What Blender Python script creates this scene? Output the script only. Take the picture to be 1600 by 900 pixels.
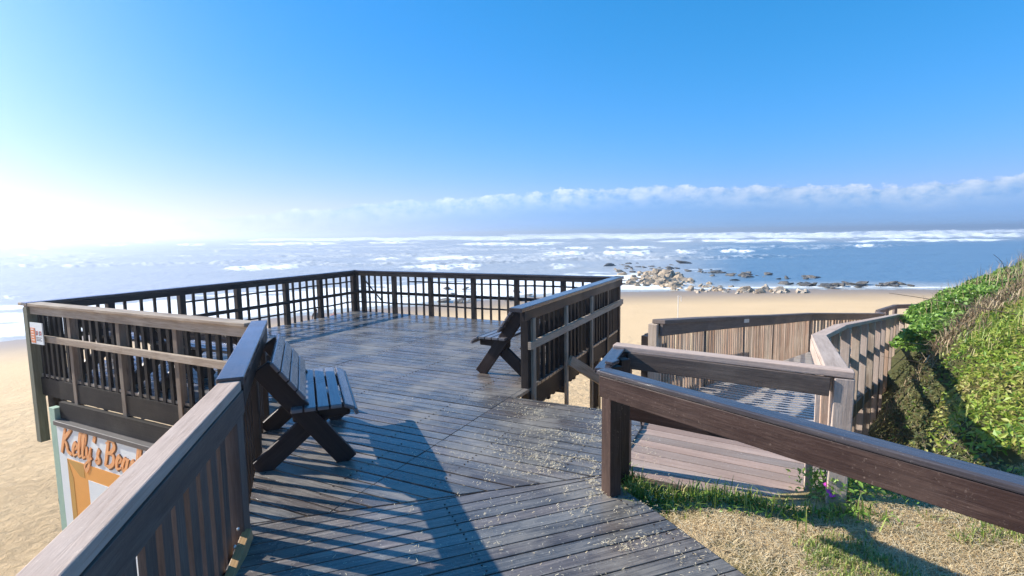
import bpy, bmesh, math, random
import numpy as np
from mathutils import Vector, Matrix, noise as mn
random.seed(7); rng = np.random.default_rng(11)
for o in list(bpy.data.objects): bpy.data.objects.remove(o)
S = bpy.context.scene
COL = S.collection
R_ = math.radians

# ------------------------------------------------------------ camera
HC, FPX, HY, SL = 1.7, 827.2, 363.3, -0.0138
_p = math.atan((450-HY)/FPX); _r = math.atan(-SL)
_fw = np.array([0, math.cos(_p), -math.sin(_p)]); _rt = np.array([1., 0, 0]); _up = np.cross(_rt, _fw)
RT = math.cos(_r)*_rt - math.sin(_r)*_up; UP = math.sin(_r)*_rt + math.cos(_r)*_up
cd = bpy.data.cameras.new('camera'); cam = bpy.data.objects.new('camera', cd); COL.objects.link(cam)
m = Matrix.Identity(4)
for i in range(3):
    m[i][0] = RT[i]; m[i][1] = UP[i]; m[i][2] = -_fw[i]
m[2][3] = HC
cam.matrix_world = m
cd.sensor_width = 36; cd.lens = 36*FPX/1600; cd.clip_start = .05; cd.clip_end = 40000
S.camera = cam
def at(px, py, z):          # a pixel of the photo -> point on the plane of height z (used only to measure the place)
    d = (px-800)/FPX*RT + (450-py)/FPX*UP + _fw
    t = (z-HC)/d[2]; return (d[0]*t, d[1]*t)

# ------------------------------------------------------------ sun and sky
SUN_H, SUN_E = R_(-73), R_(31)
sd = Vector((math.sin(SUN_H)*math.cos(SUN_E), math.cos(SUN_H)*math.cos(SUN_E), math.sin(SUN_E)))
sl = bpy.data.lights.new('sun', 'SUN'); sl.energy = 4.6; sl.angle = R_(.5); sl.color = (1, .94, .85)
so = bpy.data.objects.new('sun', sl); COL.objects.link(so); so.rotation_euler = sd.to_track_quat('Z', 'Y').to_euler(); so.location = (-8, 3, 12)
W = bpy.data.worlds.new('World'); S.world = W; W.use_nodes = True
nt = W.node_tree; N = nt.nodes; LK = nt.links; N.clear()
def nd(t, **k):
    n = N.new(t)
    for a, b in k.items(): setattr(n, a, b)
    return n
def mth(op, a, b=None, c=None, clamp=False):
    n = nd('ShaderNodeMath', operation=op); n.use_clamp = clamp
    for i, v in enumerate((a, b, c)):
        if v is None: continue
        if isinstance(v, (int, float)): n.inputs[i].default_value = v
        else: LK.new(v, n.inputs[i])
    return n.outputs[0]
sky = nd('ShaderNodeTexSky', sky_type='NISHITA'); sky.sun_disc = False
sky.sun_elevation = SUN_E; sky.sun_rotation = SUN_H; sky.altitude = 0; sky.air_density = 1.0; sky.dust_density = .15; sky.ozone_density = 3.5
hs = nd('ShaderNodeHueSaturation'); hs.inputs['Saturation'].default_value = 1.28; hs.inputs['Value'].default_value = 1.0
LK.new(sky.outputs[0], hs.inputs['Color'])
tint = nd('ShaderNodeMix', data_type='RGBA', blend_type='MULTIPLY'); tint.inputs[0].default_value = 1
LK.new(hs.outputs[0], tint.inputs[6]); tint.inputs[7].default_value = (.66, .98, 1.12, 1)
cm0 = nd('ShaderNodeVectorMath', operation='MULTIPLY_ADD'); LK.new(tint.outputs[2], cm0.inputs[0]); cm0.inputs[1].default_value = (.13*.6, .13*3.4, .13*.7); cm0.inputs[2].default_value = (1, 1, 1)
cm1 = nd('ShaderNodeVectorMath', operation='MULTIPLY'); LK.new(tint.outputs[2], cm1.inputs[0]); cm1.inputs[1].default_value = (.88, 1.96, 1.48)
cm2 = nd('ShaderNodeVectorMath', operation='DIVIDE'); LK.new(cm1.outputs[0], cm2.inputs[0]); LK.new(cm0.outputs[0], cm2.inputs[1])
bg = nd('ShaderNodeBackground'); LK.new(cm2.outputs[0], bg.inputs[0]); bg.inputs[1].default_value = .099
tc = nd('ShaderNodeTexCoord'); sp = nd('ShaderNodeSeparateXYZ'); LK.new(tc.outputs['Generated'], sp.inputs[0])
X, Y, Z = sp.outputs
hor = mth('SQRT', mth('ADD', mth('MULTIPLY', X, X), mth('MULTIPLY', Y, Y)))
el = mth('DIVIDE', Z, hor); az = mth('ARCTAN2', X, Y)
# sun aureole in the sea air
dt = nd('ShaderNodeVectorMath', operation='DOT_PRODUCT'); LK.new(tc.outputs['Generated'], dt.inputs[0]); 
gd = Vector((math.sin(R_(-66)), math.cos(R_(-66)), .16)).normalized(); dt.inputs[1].default_value = gd
gl = mth('POWER', mth('MAXIMUM', dt.outputs['Value'], 0), 13.0)
glow = nd('ShaderNodeBackground'); glow.inputs[0].default_value = (.92, .93, .95, 1)
hz = mth('POWER', mth('SUBTRACT', 1.0, mth('MINIMUM', mth('MAXIMUM', el, 0), 1)), 10.0)
azw = mth('MULTIPLY', mth('SUBTRACT', .40, az), .62, clamp=True)
LK.new(mth('ADD', mth('MULTIPLY', gl, .42), mth('MULTIPLY', mth('MULTIPLY', hz, azw), .40)), glow.inputs[1])
ad = nd('ShaderNodeAddShader'); LK.new(bg.outputs[0], ad.inputs[0]); LK.new(glow.outputs[0], ad.inputs[1])
# low cloud bank over the sea
cv = nd('ShaderNodeCombineXYZ'); LK.new(mth('MULTIPLY', az, 9.0), cv.inputs[0]); LK.new(mth('MULTIPLY', el, 22.0), cv.inputs[1])
n1 = nd('ShaderNodeTexNoise'); n1.inputs['Scale'].default_value = 1.3; n1.inputs['Detail'].default_value = 8; n1.inputs['Roughness'].default_value = .58; LK.new(cv.outputs[0], n1.inputs['Vector'])
cv2 = nd('ShaderNodeCombineXYZ'); LK.new(mth('MULTIPLY', az, 30.0), cv2.inputs[0]); LK.new(mth('MULTIPLY', el, 45.0), cv2.inputs[1])
n2 = nd('ShaderNodeTexNoise'); n2.inputs['Scale'].default_value = 1.2; n2.inputs['Detail'].default_value = 6; n2.inputs['Roughness'].default_value = .6; LK.new(cv2.outputs[0], n2.inputs['Vector'])
ramp = nd('ShaderNodeValToRGB'); LK.new(mth('ADD', mth('MULTIPLY', az, .5), .5), ramp.inputs[0])
pts = [(-.60, .025), (-.451, .036), (-.282, .052), (.036, .074), (.271, .080), (.544, .067), (.687, .062), (.768, .070)]
cr = ramp.color_ramp
cr.elements[0].position = pts[0][0]*.5+.5; cr.elements[1].position = pts[-1][0]*.5+.5
for a, h in pts[1:-1]: cr.elements.new(a*.5+.5)
for e, (a, h) in zip(cr.elements, pts): e.color = (h, h, h, 1)
top = mth('ADD', ramp.outputs[0], mth('ADD', mth('MULTIPLY', mth('SUBTRACT', n1.outputs[0], .45), .028), mth('MULTIPLY', mth('SUBTRACT', n2.outputs[0], .5), .026)))
dlt = mth('SUBTRACT', top, el)
mask = mth('DIVIDE', dlt, .0045, clamp=True)
rim = mth('SUBTRACT', 1.0, mth('DIVIDE', dlt, .045, clamp=True))
azr = mth('MULTIPLY', mth('ADD', az, .72), 1.15, clamp=True)       # nothing at far left, full at right
dens = mth('MULTIPLY', mth('MULTIPLY', mask, azr), mth('ADD', .80, mth('MULTIPLY', rim, mth('MULTIPLY', n2.outputs[0], .55))), clamp=True)
ccol = nd('ShaderNodeMix', data_type='RGBA'); LK.new(mth('MULTIPLY', rim, mth('MULTIPLY', mth('SUBTRACT', n2.outputs[0], .30), 3.0), clamp=True), ccol.inputs[0])
ccol.inputs[6].default_value = (.22, .46, .86, 1); ccol.inputs[7].default_value = (.74, .85, 1.05, 1)
cl = nd('ShaderNodeBackground'); LK.new(ccol.outputs[2], cl.inputs[0])
LK.new(mth('ADD', .55, mth('MULTIPLY', mth('SUBTRACT', .45, az), .26, clamp=True)), cl.inputs[1])
mx = nd('ShaderNodeMixShader'); LK.new(dens, mx.inputs[0]); LK.new(ad.outputs[0], mx.inputs[1]); LK.new(cl.outputs[0], mx.inputs[2])
wo = nd('ShaderNodeOutputWorld'); LK.new(mx.outputs[0], wo.inputs[0])
vs = S.view_settings; vs.view_transform = 'Standard'; vs.look = 'None'; vs.gamma = 1; vs.exposure = .90; vs.use_curve_mapping = False
S.render.engine = 'CYCLES'; S.render.resolution_x = 1024; S.render.resolution_y = 576
S.cycles.volume_bounces = 0; S.cycles.max_bounces = 6

# ------------------------------------------------------------ materials
class MT:
    def __init__(s, name):
        s.m = bpy.data.materials.new(name); s.m.use_nodes = True; s.t = s.m.node_tree; s.N = s.t.nodes; s.L = s.t.links
        s.b = s.N['Principled BSDF']
    def n(s, t, **k):
        n = s.N.new(t)
        for a, b in k.items(): setattr(n, a, b)
        return n
    def noise(s, vec, scale, detail=4, rough=.5, dist=0):
        n = s.n('ShaderNodeTexNoise'); n.inputs['Scale'].default_value = scale; n.inputs['Detail'].default_value = detail
        n.inputs['Roughness'].default_value = rough; n.inputs['Distortion'].default_value = dist
        if vec is not None: s.L.new(vec, n.inputs['Vector'])
        return n.outputs[0]
    def map(s, vec, sc):
        n = s.n('ShaderNodeMapping'); n.inputs['Scale'].default_value = sc; s.L.new(vec, n.inputs[0]); return n.outputs[0]
    def ramp(s, f, stops):
        n = s.n('ShaderNodeValToRGB'); s.L.new(f, n.inputs[0]); c = n.color_ramp
        c.elements[0].position = stops[0][0]; c.elements[1].position = stops[-1][0]
        for p, _ in stops[1:-1]: c.elements.new(p)
        for e, (p, col) in zip(c.elements, stops): e.color = (*col, 1) if len(col) == 3 else col
        return n.outputs[0]
    def mix(s, f, a, b, bt='MIX'):
        n = s.n('ShaderNodeMix', data_type='RGBA', blend_type=bt)
        for i, v in ((0, f), (6, a), (7, b)):
            if isinstance(v, (int, float)): n.inputs[i].default_value = v
            elif isinstance(v, tuple): n.inputs[i].default_value = (*v, 1)
            else: s.L.new(v, n.inputs[i])
        return n.outputs[2]
    def math(s, op, a, b=None, clamp=False):
        n = s.n('ShaderNodeMath', operation=op); n.use_clamp = clamp
        for i, v in enumerate((a, b)):
            if v is None: continue
            if isinstance(v, (int, float)): n.inputs[i].default_value = v
            else: s.L.new(v, n.inputs[i])
        return n.outputs[0]
    def attr(s, name):
        n = s.n('ShaderNodeAttribute'); n.attribute_name = name; return n
    def set(s, k, v):
        if isinstance(v, (int, float)): s.b.inputs[k].default_value = v
        elif isinstance(v, tuple): s.b.inputs[k].default_value = (*v, 1)
        else: s.L.new(v, s.b.inputs[k])
    def bump(s, h, strength=.5, dist=.01, prev=None):
        n = s.n('ShaderNodeBump'); n.inputs['Strength'].default_value = strength; n.inputs['Distance'].default_value = dist
        s.L.new(h, n.inputs['Height'])
        if prev is not None: s.L.new(prev, n.inputs['Normal'])
        s.L.new(n.outputs[0], s.b.inputs['Normal']); return n.outputs[0]

def wood(name, c0, c1, c2, rough=(.3, .5), bump=.5, worn=0, worncol=(.3, .25, .2), spots=0, spotcol=(.5, .45, .38), spec=.5, rv=.35):
    M = MT(name); uv = M.n('ShaderNodeUVMap').outputs[0]; rn = M.attr('rnd').outputs['Fac']
    g = M.noise(M.map(uv, (3.2, 60, 1)), 1, 7, .68, 1.1); g2 = M.noise(M.map(uv, (1.2, 9, 1)), 1, 4, .5, 1.2)
    base = M.ramp(M.math('ADD', M.math('MULTIPLY', g, .6), M.math('MULTIPLY', g2, .4)), [(.32, c0), (.5, c1), (.68, c2)])
    base = M.mix(M.math('MULTIPLY', rn, rv), base, M.mix(.5, base, (0.0, 0.0, 0.0)))
    rn2 = M.math('FRACT', M.math('MULTIPLY', rn, 7.31)); base = M.mix(M.math('MULTIPLY', rn2, rv*.6), base, M.mix(1.0, base, (1.25, .92, .78), 'MULTIPLY'))
    geo = M.n('ShaderNodeNewGeometry').outputs['Position']
    big = M.noise(geo, 1.7, 5, .6)
    if worn:
        f = M.ramp(M.math('ADD', M.math('MULTIPLY', big, .75), M.math('MULTIPLY', g, .3)), [(.5, (0, 0, 0)), (.66, (1, 1, 1))])
        base = M.mix(M.math('MULTIPLY', f, worn), base, worncol)
    if spots:
        f = M.ramp(M.noise(geo, 60, 3, .7), [(.62, (0, 0, 0)), (.72, (1, 1, 1))])
        f = M.math('MULTIPLY', f, M.ramp(M.noise(geo, 2.4, 3, .6), [(.38, (.15, .15, .15)), (.62, (1, 1, 1))]))
        base = M.mix(M.math('MULTIPLY', f, spots), base, spotcol)
    M.set('Base Color', base)
    rr = M.ramp(big, [(.35, (rough[0],)*3), (.65, (rough[1],)*3)]); M.set('Roughness', rr)
    M.set('Specular IOR Level', spec)
    pr = M.bump(g, bump*.6, .004); M.bump(M.noise(geo, 26, 3, .6), bump*.35, .006, pr)
    return M.m
def flat(name, c, rough=.6, metal=0, var=.15, sc=8):
    M = MT(name); g = M.noise(M.n('ShaderNodeNewGeometry').outputs['Position'], sc, 4, .6)
    M.set('Base Color', M.mix(g, tuple(x*(1-var) for x in c), tuple(min(1, x*(1+var)) for x in c))); M.set('Roughness', rough); M.set('Metallic', metal)
    return M.m
WD = wood('dark stained wood', (.009, .006, .006), (.020, .014, .012), (.040, .029, .025), (.40, .62), .6, .25, (.09, .07, .058), spec=.3)
WDK = wood('black stained beam', (.006, .005, .004), (.013, .010, .009), (.026, .021, .018), (.5, .7), .6, spec=.25)
WC = wood('dark glossy handrail', (.03, .027, .030), (.055, .05, .055), (.09, .082, .085), (.12, .26), .5, .2, (.16, .13, .11), .3, (.4, .35, .3))
WR = wood('red brown stained wood', (.020, .010, .008), (.042, .023, .018), (.078, .048, .038), (.42, .6), .9, .35, (.13, .085, .065), .3, (.45, .35, .28), spec=.3)
WM = wood('half weathered brown wood', (.22, .175, .13), (.36, .295, .22), (.50, .42, .33), (.6, .8), .8, .5, (.56, .48, .38), spec=.2)
WMP = wood('weathered rail post wood', (.13, .105, .08), (.21, .17, .13), (.31, .26, .20), (.6, .8), .8, .4, (.36, .31, .25), spec=.2)
WG = wood('weathered pinkish wood', (.37, .29, .235), (.52, .42, .35), (.64, .54, .46), (.75, .95), .9, .5, (.42, .34, .285), .6, (.70, .58, .48), spec=.08)
WS = wood('brown slat wood', (.075, .055, .046), (.125, .095, .08), (.20, .155, .13), (.55, .75), .8, .3, (.22, .18, .15), rv=.5)
WP = wood('pale fence slat wood', (.40, .30, .22), (.58, .455, .345), (.72, .60, .47), (.7, .9), .7, .4, (.74, .62, .48), rv=.95, spec=.15)
WK = wood('wet dark deck boards', (.060, .057, .055), (.135, .129, .122), (.27, .257, .235), (.15, .40), .8, .8, (.26, .235, .20), .7, (.72, .68, .58), .7, rv=.75)
WL = wood('pale landing boards', (.32, .235, .19), (.44, .345, .285), (.56, .46, .39), (.5, .75), .8, .5, (.24, .17, .14), .6, (.80, .76, .70), rv=.8)
WF = wood('ramp deck boards', (.34, .31, .28), (.48, .45, .41), (.62, .58, .54), (.25, .45), .6, .4, (.46, .42, .37))
WB = wood('bench wood', (.012, .007, .007), (.024, .014, .013), (.042, .028, .025), (.4, .6), .5, .25, (.06, .045, .04), spec=.3)
WBS = wood('wet bench slat wood', (.09, .085, .09), (.16, .155, .165), (.24, .235, .245), (.16, .30), .5, .25, (.2, .19, .18))
WGR = wood('greenish grey post wood', (.09, .095, .06), (.15, .155, .105), (.22, .22, .16), (.6, .8), .7)
STEEL = flat('galvanised bolt', (.7, .7, .68), .3, .9)

# ------------------------------------------------------------ mesh builder
def tag(o, label=None, cat=None, group=None, kind=None):
    if label: o['label'] = label
    if cat: o['category'] = cat
    if group: o['group'] = group
    if kind: o['kind'] = kind
    return o
def root(name, loc, label, cat, group=None, rz=0):
    o = bpy.data.objects.new(name, None); COL.objects.link(o); o.location = loc; o.rotation_euler = (0, 0, rz)
    o.empty_display_size = .2
    return tag(o, label, cat, group)
class MB:
    def __init__(s): s.v = []; s.f = []; s.uv = []; s.r = []
    def hexa(s, c, L, w, h, rnd=None):
        """c: 8 corners ordered (l0 a0 b0)(l0 a1 b0)(l0 a1 b1)(l0 a0 b1) then l1..."""
        k = len(s.v); s.v += [tuple(p) for p in c]; rnd = random.random() if rnd is None else rnd; s.r += [rnd]*8
        o = rnd*37.0; oy = rnd*11.0
        Q = [((0, 4, 5, 1), [(0, 0), (L, 0), (L, w), (0, w)], 0), ((1, 5, 6, 2), [(0, 0), (L, 0), (L, h), (0, h)], 3), ((2, 6, 7, 3), [(0, 0), (L, 0), (L, w), (0, w)], 5), ((3, 7, 4, 0), [(0, 0), (L, 0), (L, h), (0, h)], 7),
             ((0, 1, 2, 3), [(0, 0), (.02, 0), (.02, h), (0, h)], 9), ((7, 6, 5, 4), [(0, 0), (.02, 0), (.02, h), (0, h)], 2)]
        for f, uv, q in Q:
            s.f.append(tuple(k+i for i in f)); s.uv.append([(a+o, b+oy+q) for a, b in uv])
    def beam(s, p0, p1, w, h, z='mid', rnd=None, side=None):
        """bar from p0 to p1, w wide (level), h high; z: 'top' hangs below the line"""
        p0 = Vector(p0); p1 = Vector(p1); d = p1-p0; L = d.length; a = Vector((-d.y, d.x, 0))
        a = a.normalized() if a.length > 1e-6 else Vector((1, 0, 0))
        if side is not None: a = Vector(side).normalized()
        b = d.normalized().cross(a).normalized()
        if b.z < 0: b = -b
        z0, z1 = {'mid': (-h/2, h/2), 'top': (-h, 0), 'bot': (0, h)}[z]
        c = []
        for p in (p0, p1):
            for (i, j) in ((-w/2, z0), (w/2, z0), (w/2, z1), (-w/2, z1)): c.append(p+a*i+b*j)
        s.hexa(c, L, w, h, rnd); return s
    def post(s, x, y, z0, z1, w, d, hd, rnd=None, lean=(0, 0)):
        a = Vector((math.sin(hd), math.cos(hd), 0)); b = Vector((math.cos(hd), -math.sin(hd), 0))
        c = []
        for z, l in ((z0, (0, 0)), (z1, lean)):
            p = Vector((x+l[0], y+l[1], z))
            for (i, j) in ((-w/2, -d/2), (w/2, -d/2), (w/2, d/2), (-w/2, d/2)): c.append(p+a*i+b*j)
        s.hexa(c, z1-z0, w, d, rnd); return s
    def poly(s, pts, zf, th, du, rnd=None):
        """board cut to polygon pts (2d), top at zf(x,y)"""
        k = len(s.v); n = len(pts); rnd = random.random() if rnd is None else rnd; o = rnd*37
        dz = (rnd-.5)*.004
        s.v += [(x, y, zf(x, y)+dz) for x, y in pts]+[(x, y, zf(x, y)-th+dz) for x, y in pts]; s.r += [rnd]*(2*n)
        U = lambda x, y: (x*du[0]+y*du[1]+o, -x*du[1]+y*du[0]+o)
        s.f.append(tuple(range(k, k+n))); s.uv.append([U(*p) for p in pts])
        s.f.append(tuple(range(k+2*n-1, k+n-1, -1))); s.uv.append([U(*p) for p in pts[::-1]])
        for i in range(n):
            j = (i+1) % n; s.f.append((k+j, k+i, k+n+i, k+n+j))
            a = U(*pts[j]); b = U(*pts[i]); s.uv.append([a, b, (b[0], b[1]+th), (a[0], a[1]+th)])
    def build(s, name, mat, parent=None, bevel=0):
        me = bpy.data.meshes.new(name); off = parent.location if parent is not None and not s.__dict__.get('local') else Vector()
        V = np.array(s.v)-np.array(off)[None]
        me.from_pydata([tuple(p) for p in V], [], s.f)
        ul = me.uv_layers.new(name='UVMap'); ul.data.foreach_set('uv', np.array([c for f in s.uv for c in f], dtype=np.float32).ravel())
        at_ = me.attributes.new('rnd', 'FLOAT', 'POINT'); at_.data.foreach_set('value', np.array(s.r, dtype=np.float32))
        bm = bmesh.new(); bm.from_mesh(me); bmesh.ops.recalc_face_normals(bm, faces=bm.faces); bm.to_mesh(me); bm.free()
        me.materials.append(mat); me.update()
        o = bpy.data.objects.new(name, me); COL.objects.link(o)
        if parent is not None: o.parent = parent
        if bevel:
            b = o.modifiers.new('bevel', 'BEVEL'); b.width = bevel; b.segments = 2; b.limit_method = 'ANGLE'
        return o
def npmesh(name, V, F, mat, attrs=None, smooth=False):
    """fast mesh from numpy arrays (F: n x 3 or n x 4)"""
    me = bpy.data.meshes.new(name); V = np.asarray(V, np.float32); F = np.asarray(F, np.int32); k = F.shape[1]
    me.vertices.add(len(V)); me.vertices.foreach_set('co', V.ravel())
    me.loops.add(F.size); me.loops.foreach_set('vertex_index', F.ravel())
    me.polygons.add(len(F)); me.polygons.foreach_set('loop_start', np.arange(0, F.size, k, dtype=np.int32)); me.polygons.foreach_set('loop_total', np.full(len(F), k, np.int32))
    me.polygons.foreach_set('use_smooth', np.full(len(F), smooth)); me.update(calc_edges=True); me.validate()
    for a, d in (attrs or {}).items():
        t = me.attributes.new(a, 'FLOAT', 'POINT'); t.data.foreach_set('value', np.asarray(d, np.float32))
    me.materials.append(mat); o = bpy.data.objects.new(name, me); COL.objects.link(o); return o
def vnoise(x, y, seed=0):
    xi = np.floor(x).astype(np.int64); yi = np.floor(y).astype(np.int64); fx = x-xi; fy = y-yi
    fx = fx*fx*(3-2*fx); fy = fy*fy*(3-2*fy)
    def h(a, b):
        n = (a*374761393+b*668265263+seed*1274126177) & 0x7fffffff
        n = ((n ^ (n >> 13))*1274126177) & 0x7fffffff
        return ((n ^ (n >> 16)) & 0xffff)/65535.
    return (h(xi, yi)*(1-fx)+h(xi+1, yi)*fx)*(1-fy)+(h(xi, yi+1)*(1-fx)+h(xi+1, yi+1)*fx)*fy
def fbm(x, y, o=4, seed=0):
    s = 0; a = .5
    for i in range(o): s = s+a*vnoise(x*2**i+i*17.3, y*2**i-i*9.1, seed+i); a *= .5
    return s/(1-.5**o)
def sst(a, b, x): t = np.clip((x-a)/(b-a), 0, 1); return t*t*(3-2*t)

# ------------------------------------------------------------ the ground: beach and dune bank in one sheet
SEA = -5.0
WL_ = np.array([(-3000, -900), (-200, -30), (-60, 22), (-35, 36), (-6, 53), (10, 60), (36, 60), (46, 58), (80, 50), (200, 20), (3000, -900)], float)
def yw(x): return np.interp(x, WL_[:, 0], WL_[:, 1])
CP = np.array([  # x, y, z of the dune by the boardwalk
    (1.0, 3.0, -.04), (.90, 3.32, -.02), (1.3, 3.2, -.02), (1.7, 3.05, -.0), (.72, 3.5, -.06), (1.5, 3.1, -.0), (2.1, 3.2, .03), (2.5, 2.2, .0), (1.6, 1.2, -.05), (3.5, 1.0, .08), (1.0, -1, -.2), (4, -2, .15), (7, 1, .6), (2.8, 3.0, .03), (1.6, 2.2, -.04),
    (3.5, 3.4, .06), (4.2, 4.0, .14), (5.2, 4.9, .25), (6.6, 6.4, .42), (3.5, 4.15, -.35), (4.0, 4.9, -.42), (4.8, 5.6, -.2), (5.6, 6.6, -.1), (2.6, 3.75, -.35),
    (3.6, 5.2, -1.15), (4.6, 6.2, -1.35), (5.2, 7.1, -1.3), (6.4, 8.6, -1.3), (5.9, 7.5, -.5), (6.6, 7.9, -.1), (7.6, 8.0, .35), (7.4, 9.2, -.35), (8.4, 9.6, .12), (8.2, 10.4, -.35), (9.3, 10.7, .10), (10.3, 10.8, .45), (9.5, 12.0, -.4), (8.9, 11.4, -.5),
    (12, 12, .70), (15, 12, 1.1), (9, 5, .9), (12, 8, 1.2), (14, 15, -.6), (11, 13.4, -.9), (13, 18, -3.2), (18, 17, -1.5), (20, 10, 1.6), (24, 18, -2.6),
    (1.5, 4.4, -.9), (1.0, 5.0, -1.7), (1.2, 6.4, -2.6), (2.4, 5.6, -1.5), (3.5, 7.6, -2.2), (5.5, 10, -2.8), (7.4, 12.8, -3.0), (2, 9, -3.5), (6, 14, -3.6), (10, 17, -3.5),
    (0, 3.0, -.5), (0, 1.0, -.35), (-.8, 1, -.6), (-1.0, 2.6, -.9), (-1.3, .2, -.8), (-2.6, 1.5, -2.6), (-2.2, 3.2, -2.6), (-3, 4.6, -3.4), (-4, 3, -3.6), (-3.5, 0, -3.0), (-1.5, -3, -1.2), (0, -5, -.5), (-5, -2, -3.6),
    (0, 4.6, -2.0), (-1.2, 5, -2.9), (0, 7, -3.3), (-3, 8, -3.7), (1.5, 10, -3.65), (-2, 12, -3.7), (-7, 7, -3.7), (-10, 3, -3.7), (-8, 14, -3.8), (3, 16, -3.8), (-10, -4, -3.6), (14, -4, 2), (22, 2, 2.6), (-14, 9, -3.8), (9, 22, -3.9), (17, 24, -3.9), (26, 26, -3.9), (-3, 20, -3.85), (30, 8, .5)], float)
_D = np.linalg.norm(CP[:, None, :2]-CP[None, :, :2], axis=2)
_Kf = lambda d: -np.sqrt(d*d+.09)
_n = len(CP); _A = np.zeros((_n+1, _n+1)); _A[:_n, :_n] = _Kf(_D)-np.eye(_n)*.02; _A[:_n, _n] = 1; _A[_n, :_n] = 1
_w = np.linalg.solve(_A, np.append(CP[:, 2], 0))
def ground_z(x, y):
    x = np.asarray(x, float); y = np.asarray(y, float)
    d = (yw(x)-y)*.85
    beach = np.where(d > 0, -5.06+np.minimum(d, 40)*.034, np.maximum(-5.06+d*.06, -9.))
    beach = beach+np.where(d > 6, .10*(fbm(x*.18, y*.18, 3, 3)-.5), 0)
    r = np.full(x.shape, _w[_n])
    for i in range(_n): r = r+_w[i]*_Kf(np.hypot(x-CP[i, 0], y-CP[i, 1]))
    k = sst(0, 1, np.clip(1-np.maximum(np.abs(x-6)-16, 0)/8, 0, 1)*np.clip(1-np.maximum(np.abs(y-8)-11, 0)/7, 0, 1))
    z = beach*(1-k)+r*k
    z = np.where(beach > z, z*.2+beach*.8, z)
    veg = veg_mask(x, y)
    return z+veg*.14*(fbm(x*1.6, y*1.6, 3, 9)-.5)
def veg_mask(x, y):
    f = sst(0, .5, (x-2.2)-.10*np.maximum(y-3, 0)-0)*sst(13.6, 12.4, y-.0*x)*sst(-.4, .3, (x-.72*y)+.5)
    return f
t = np.linspace(-1, 1, 521); gx = 6+3.2*np.sinh(t*7.2); gy = 5+3.0*np.sinh(t*7.2)
GX, GY = np.meshgrid(gx, gy); GZ = ground_z(GX, GY)
n = len(t); idx = np.arange(n*n).reshape(n, n)
F = np.stack([idx[:-1, :-1], idx[:-1, 1:], idx[1:, 1:], idx[1:, :-1]], -1).reshape(-1, 4)
M = MT('sand'); P = M.n('ShaderNodeNewGeometry').outputs['Position']
near_ = M.attr('trodden').outputs['Fac']
dd = M.attr('shore').outputs['Fac']; gr = M.attr('grassy').outputs['Fac']
big = M.noise(P, .35, 5, .6); fine = M.noise(P, 9, 5, .65)
c = M.mix(big, (.62, .41, .205), (.72, .50, .265)); c = M.mix(M.math('MULTIPLY', fine, .5), c, (.74, .58, .37))
deb = M.ramp(M.noise(P, 3.2, 6, .75), [(.67, (0, 0, 0)), (.73, (1, 1, 1))]); c = M.mix(M.math('MULTIPLY', deb, .5), c, (.20, .14, .09))
wet = M.ramp(dd, [(0, (1, 1, 1)), (.25, (.75, .75, .75)), (.6, (0, 0, 0))]); c = M.mix(wet, c, (.27, .195, .13))
straw = M.mix(M.noise(P, 14, 5, .7), (.42, .30, .16), (.72, .55, .33)); straw = M.mix(M.ramp(M.noise(P, 3, 4, .6), [(.45, (0, 0, 0)), (.6, (1, 1, 1))]), straw, (.24, .20, .08))
c = M.mix(gr, c, straw)
soil = M.attr('soil').outputs['Fac']; c = M.mix(soil, c, M.mix(fine, (.06, .07, .02), (.13, .12, .04)))
M.set('Base Color', c); M.set('Roughness', M.math('SUBTRACT', .95, M.math('MULTIPLY', wet, .6))); M.set('Specular IOR Level', .3)
vo = M.n('ShaderNodeTexVoronoi'); vo.feature = 'SMOOTH_F1'; vo.inputs['Scale'].default_value = 2.3; M.L.new(M.mix(.12, P, M.n('ShaderNodeTexNoise').outputs[1]), vo.inputs['Vector'])
dry = M.math('MULTIPLY', M.math('SUBTRACT', 1.0, wet), near_)
pr = M.bump(M.math('MULTIPLY', M.ramp(vo.outputs['Distance'], [(.1, (0, 0, 0)), (.5, (1, 1, 1))]), dry), .6, .07)
pr = M.bump(M.math('MULTIPLY', M.math('MULTIPLY', M.ramp(M.noise(P, 3.8, 7, .72, .4), [(.28, (0, 0, 0)), (.66, (1, 1, 1))]), M.noise(P, .5, 3)), dry), 1.0, .15, pr); M.bump(M.math('MULTIPLY', M.noise(P, 38, 3, .6), dry), .4, .012, pr)
SANDM = M.m
shore = np.clip((yw(GX)-GY)*.85/22, 0, 1)
soil_a = veg_mask(GX, GY)*sst(-3.0, -2.0, GZ)
grassy = sst(.3, 1.0, GX+.35*(GY-2.4))*sst(4.0, 3.3, GY)*sst(9, 4, GX)*sst(-1, -.4, GZ)
g = npmesh('ground', np.stack([GX, GY, GZ], -1).reshape(-1, 3), F, SANDM, {'shore': shore.ravel(), 'soil': soil_a.ravel(), 'grassy': grassy.ravel(), 'trodden': (sst(34, 12, np.hypot(GX, GY))*.85+.15).ravel()}, True)
tag(g, kind='structure')

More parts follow.
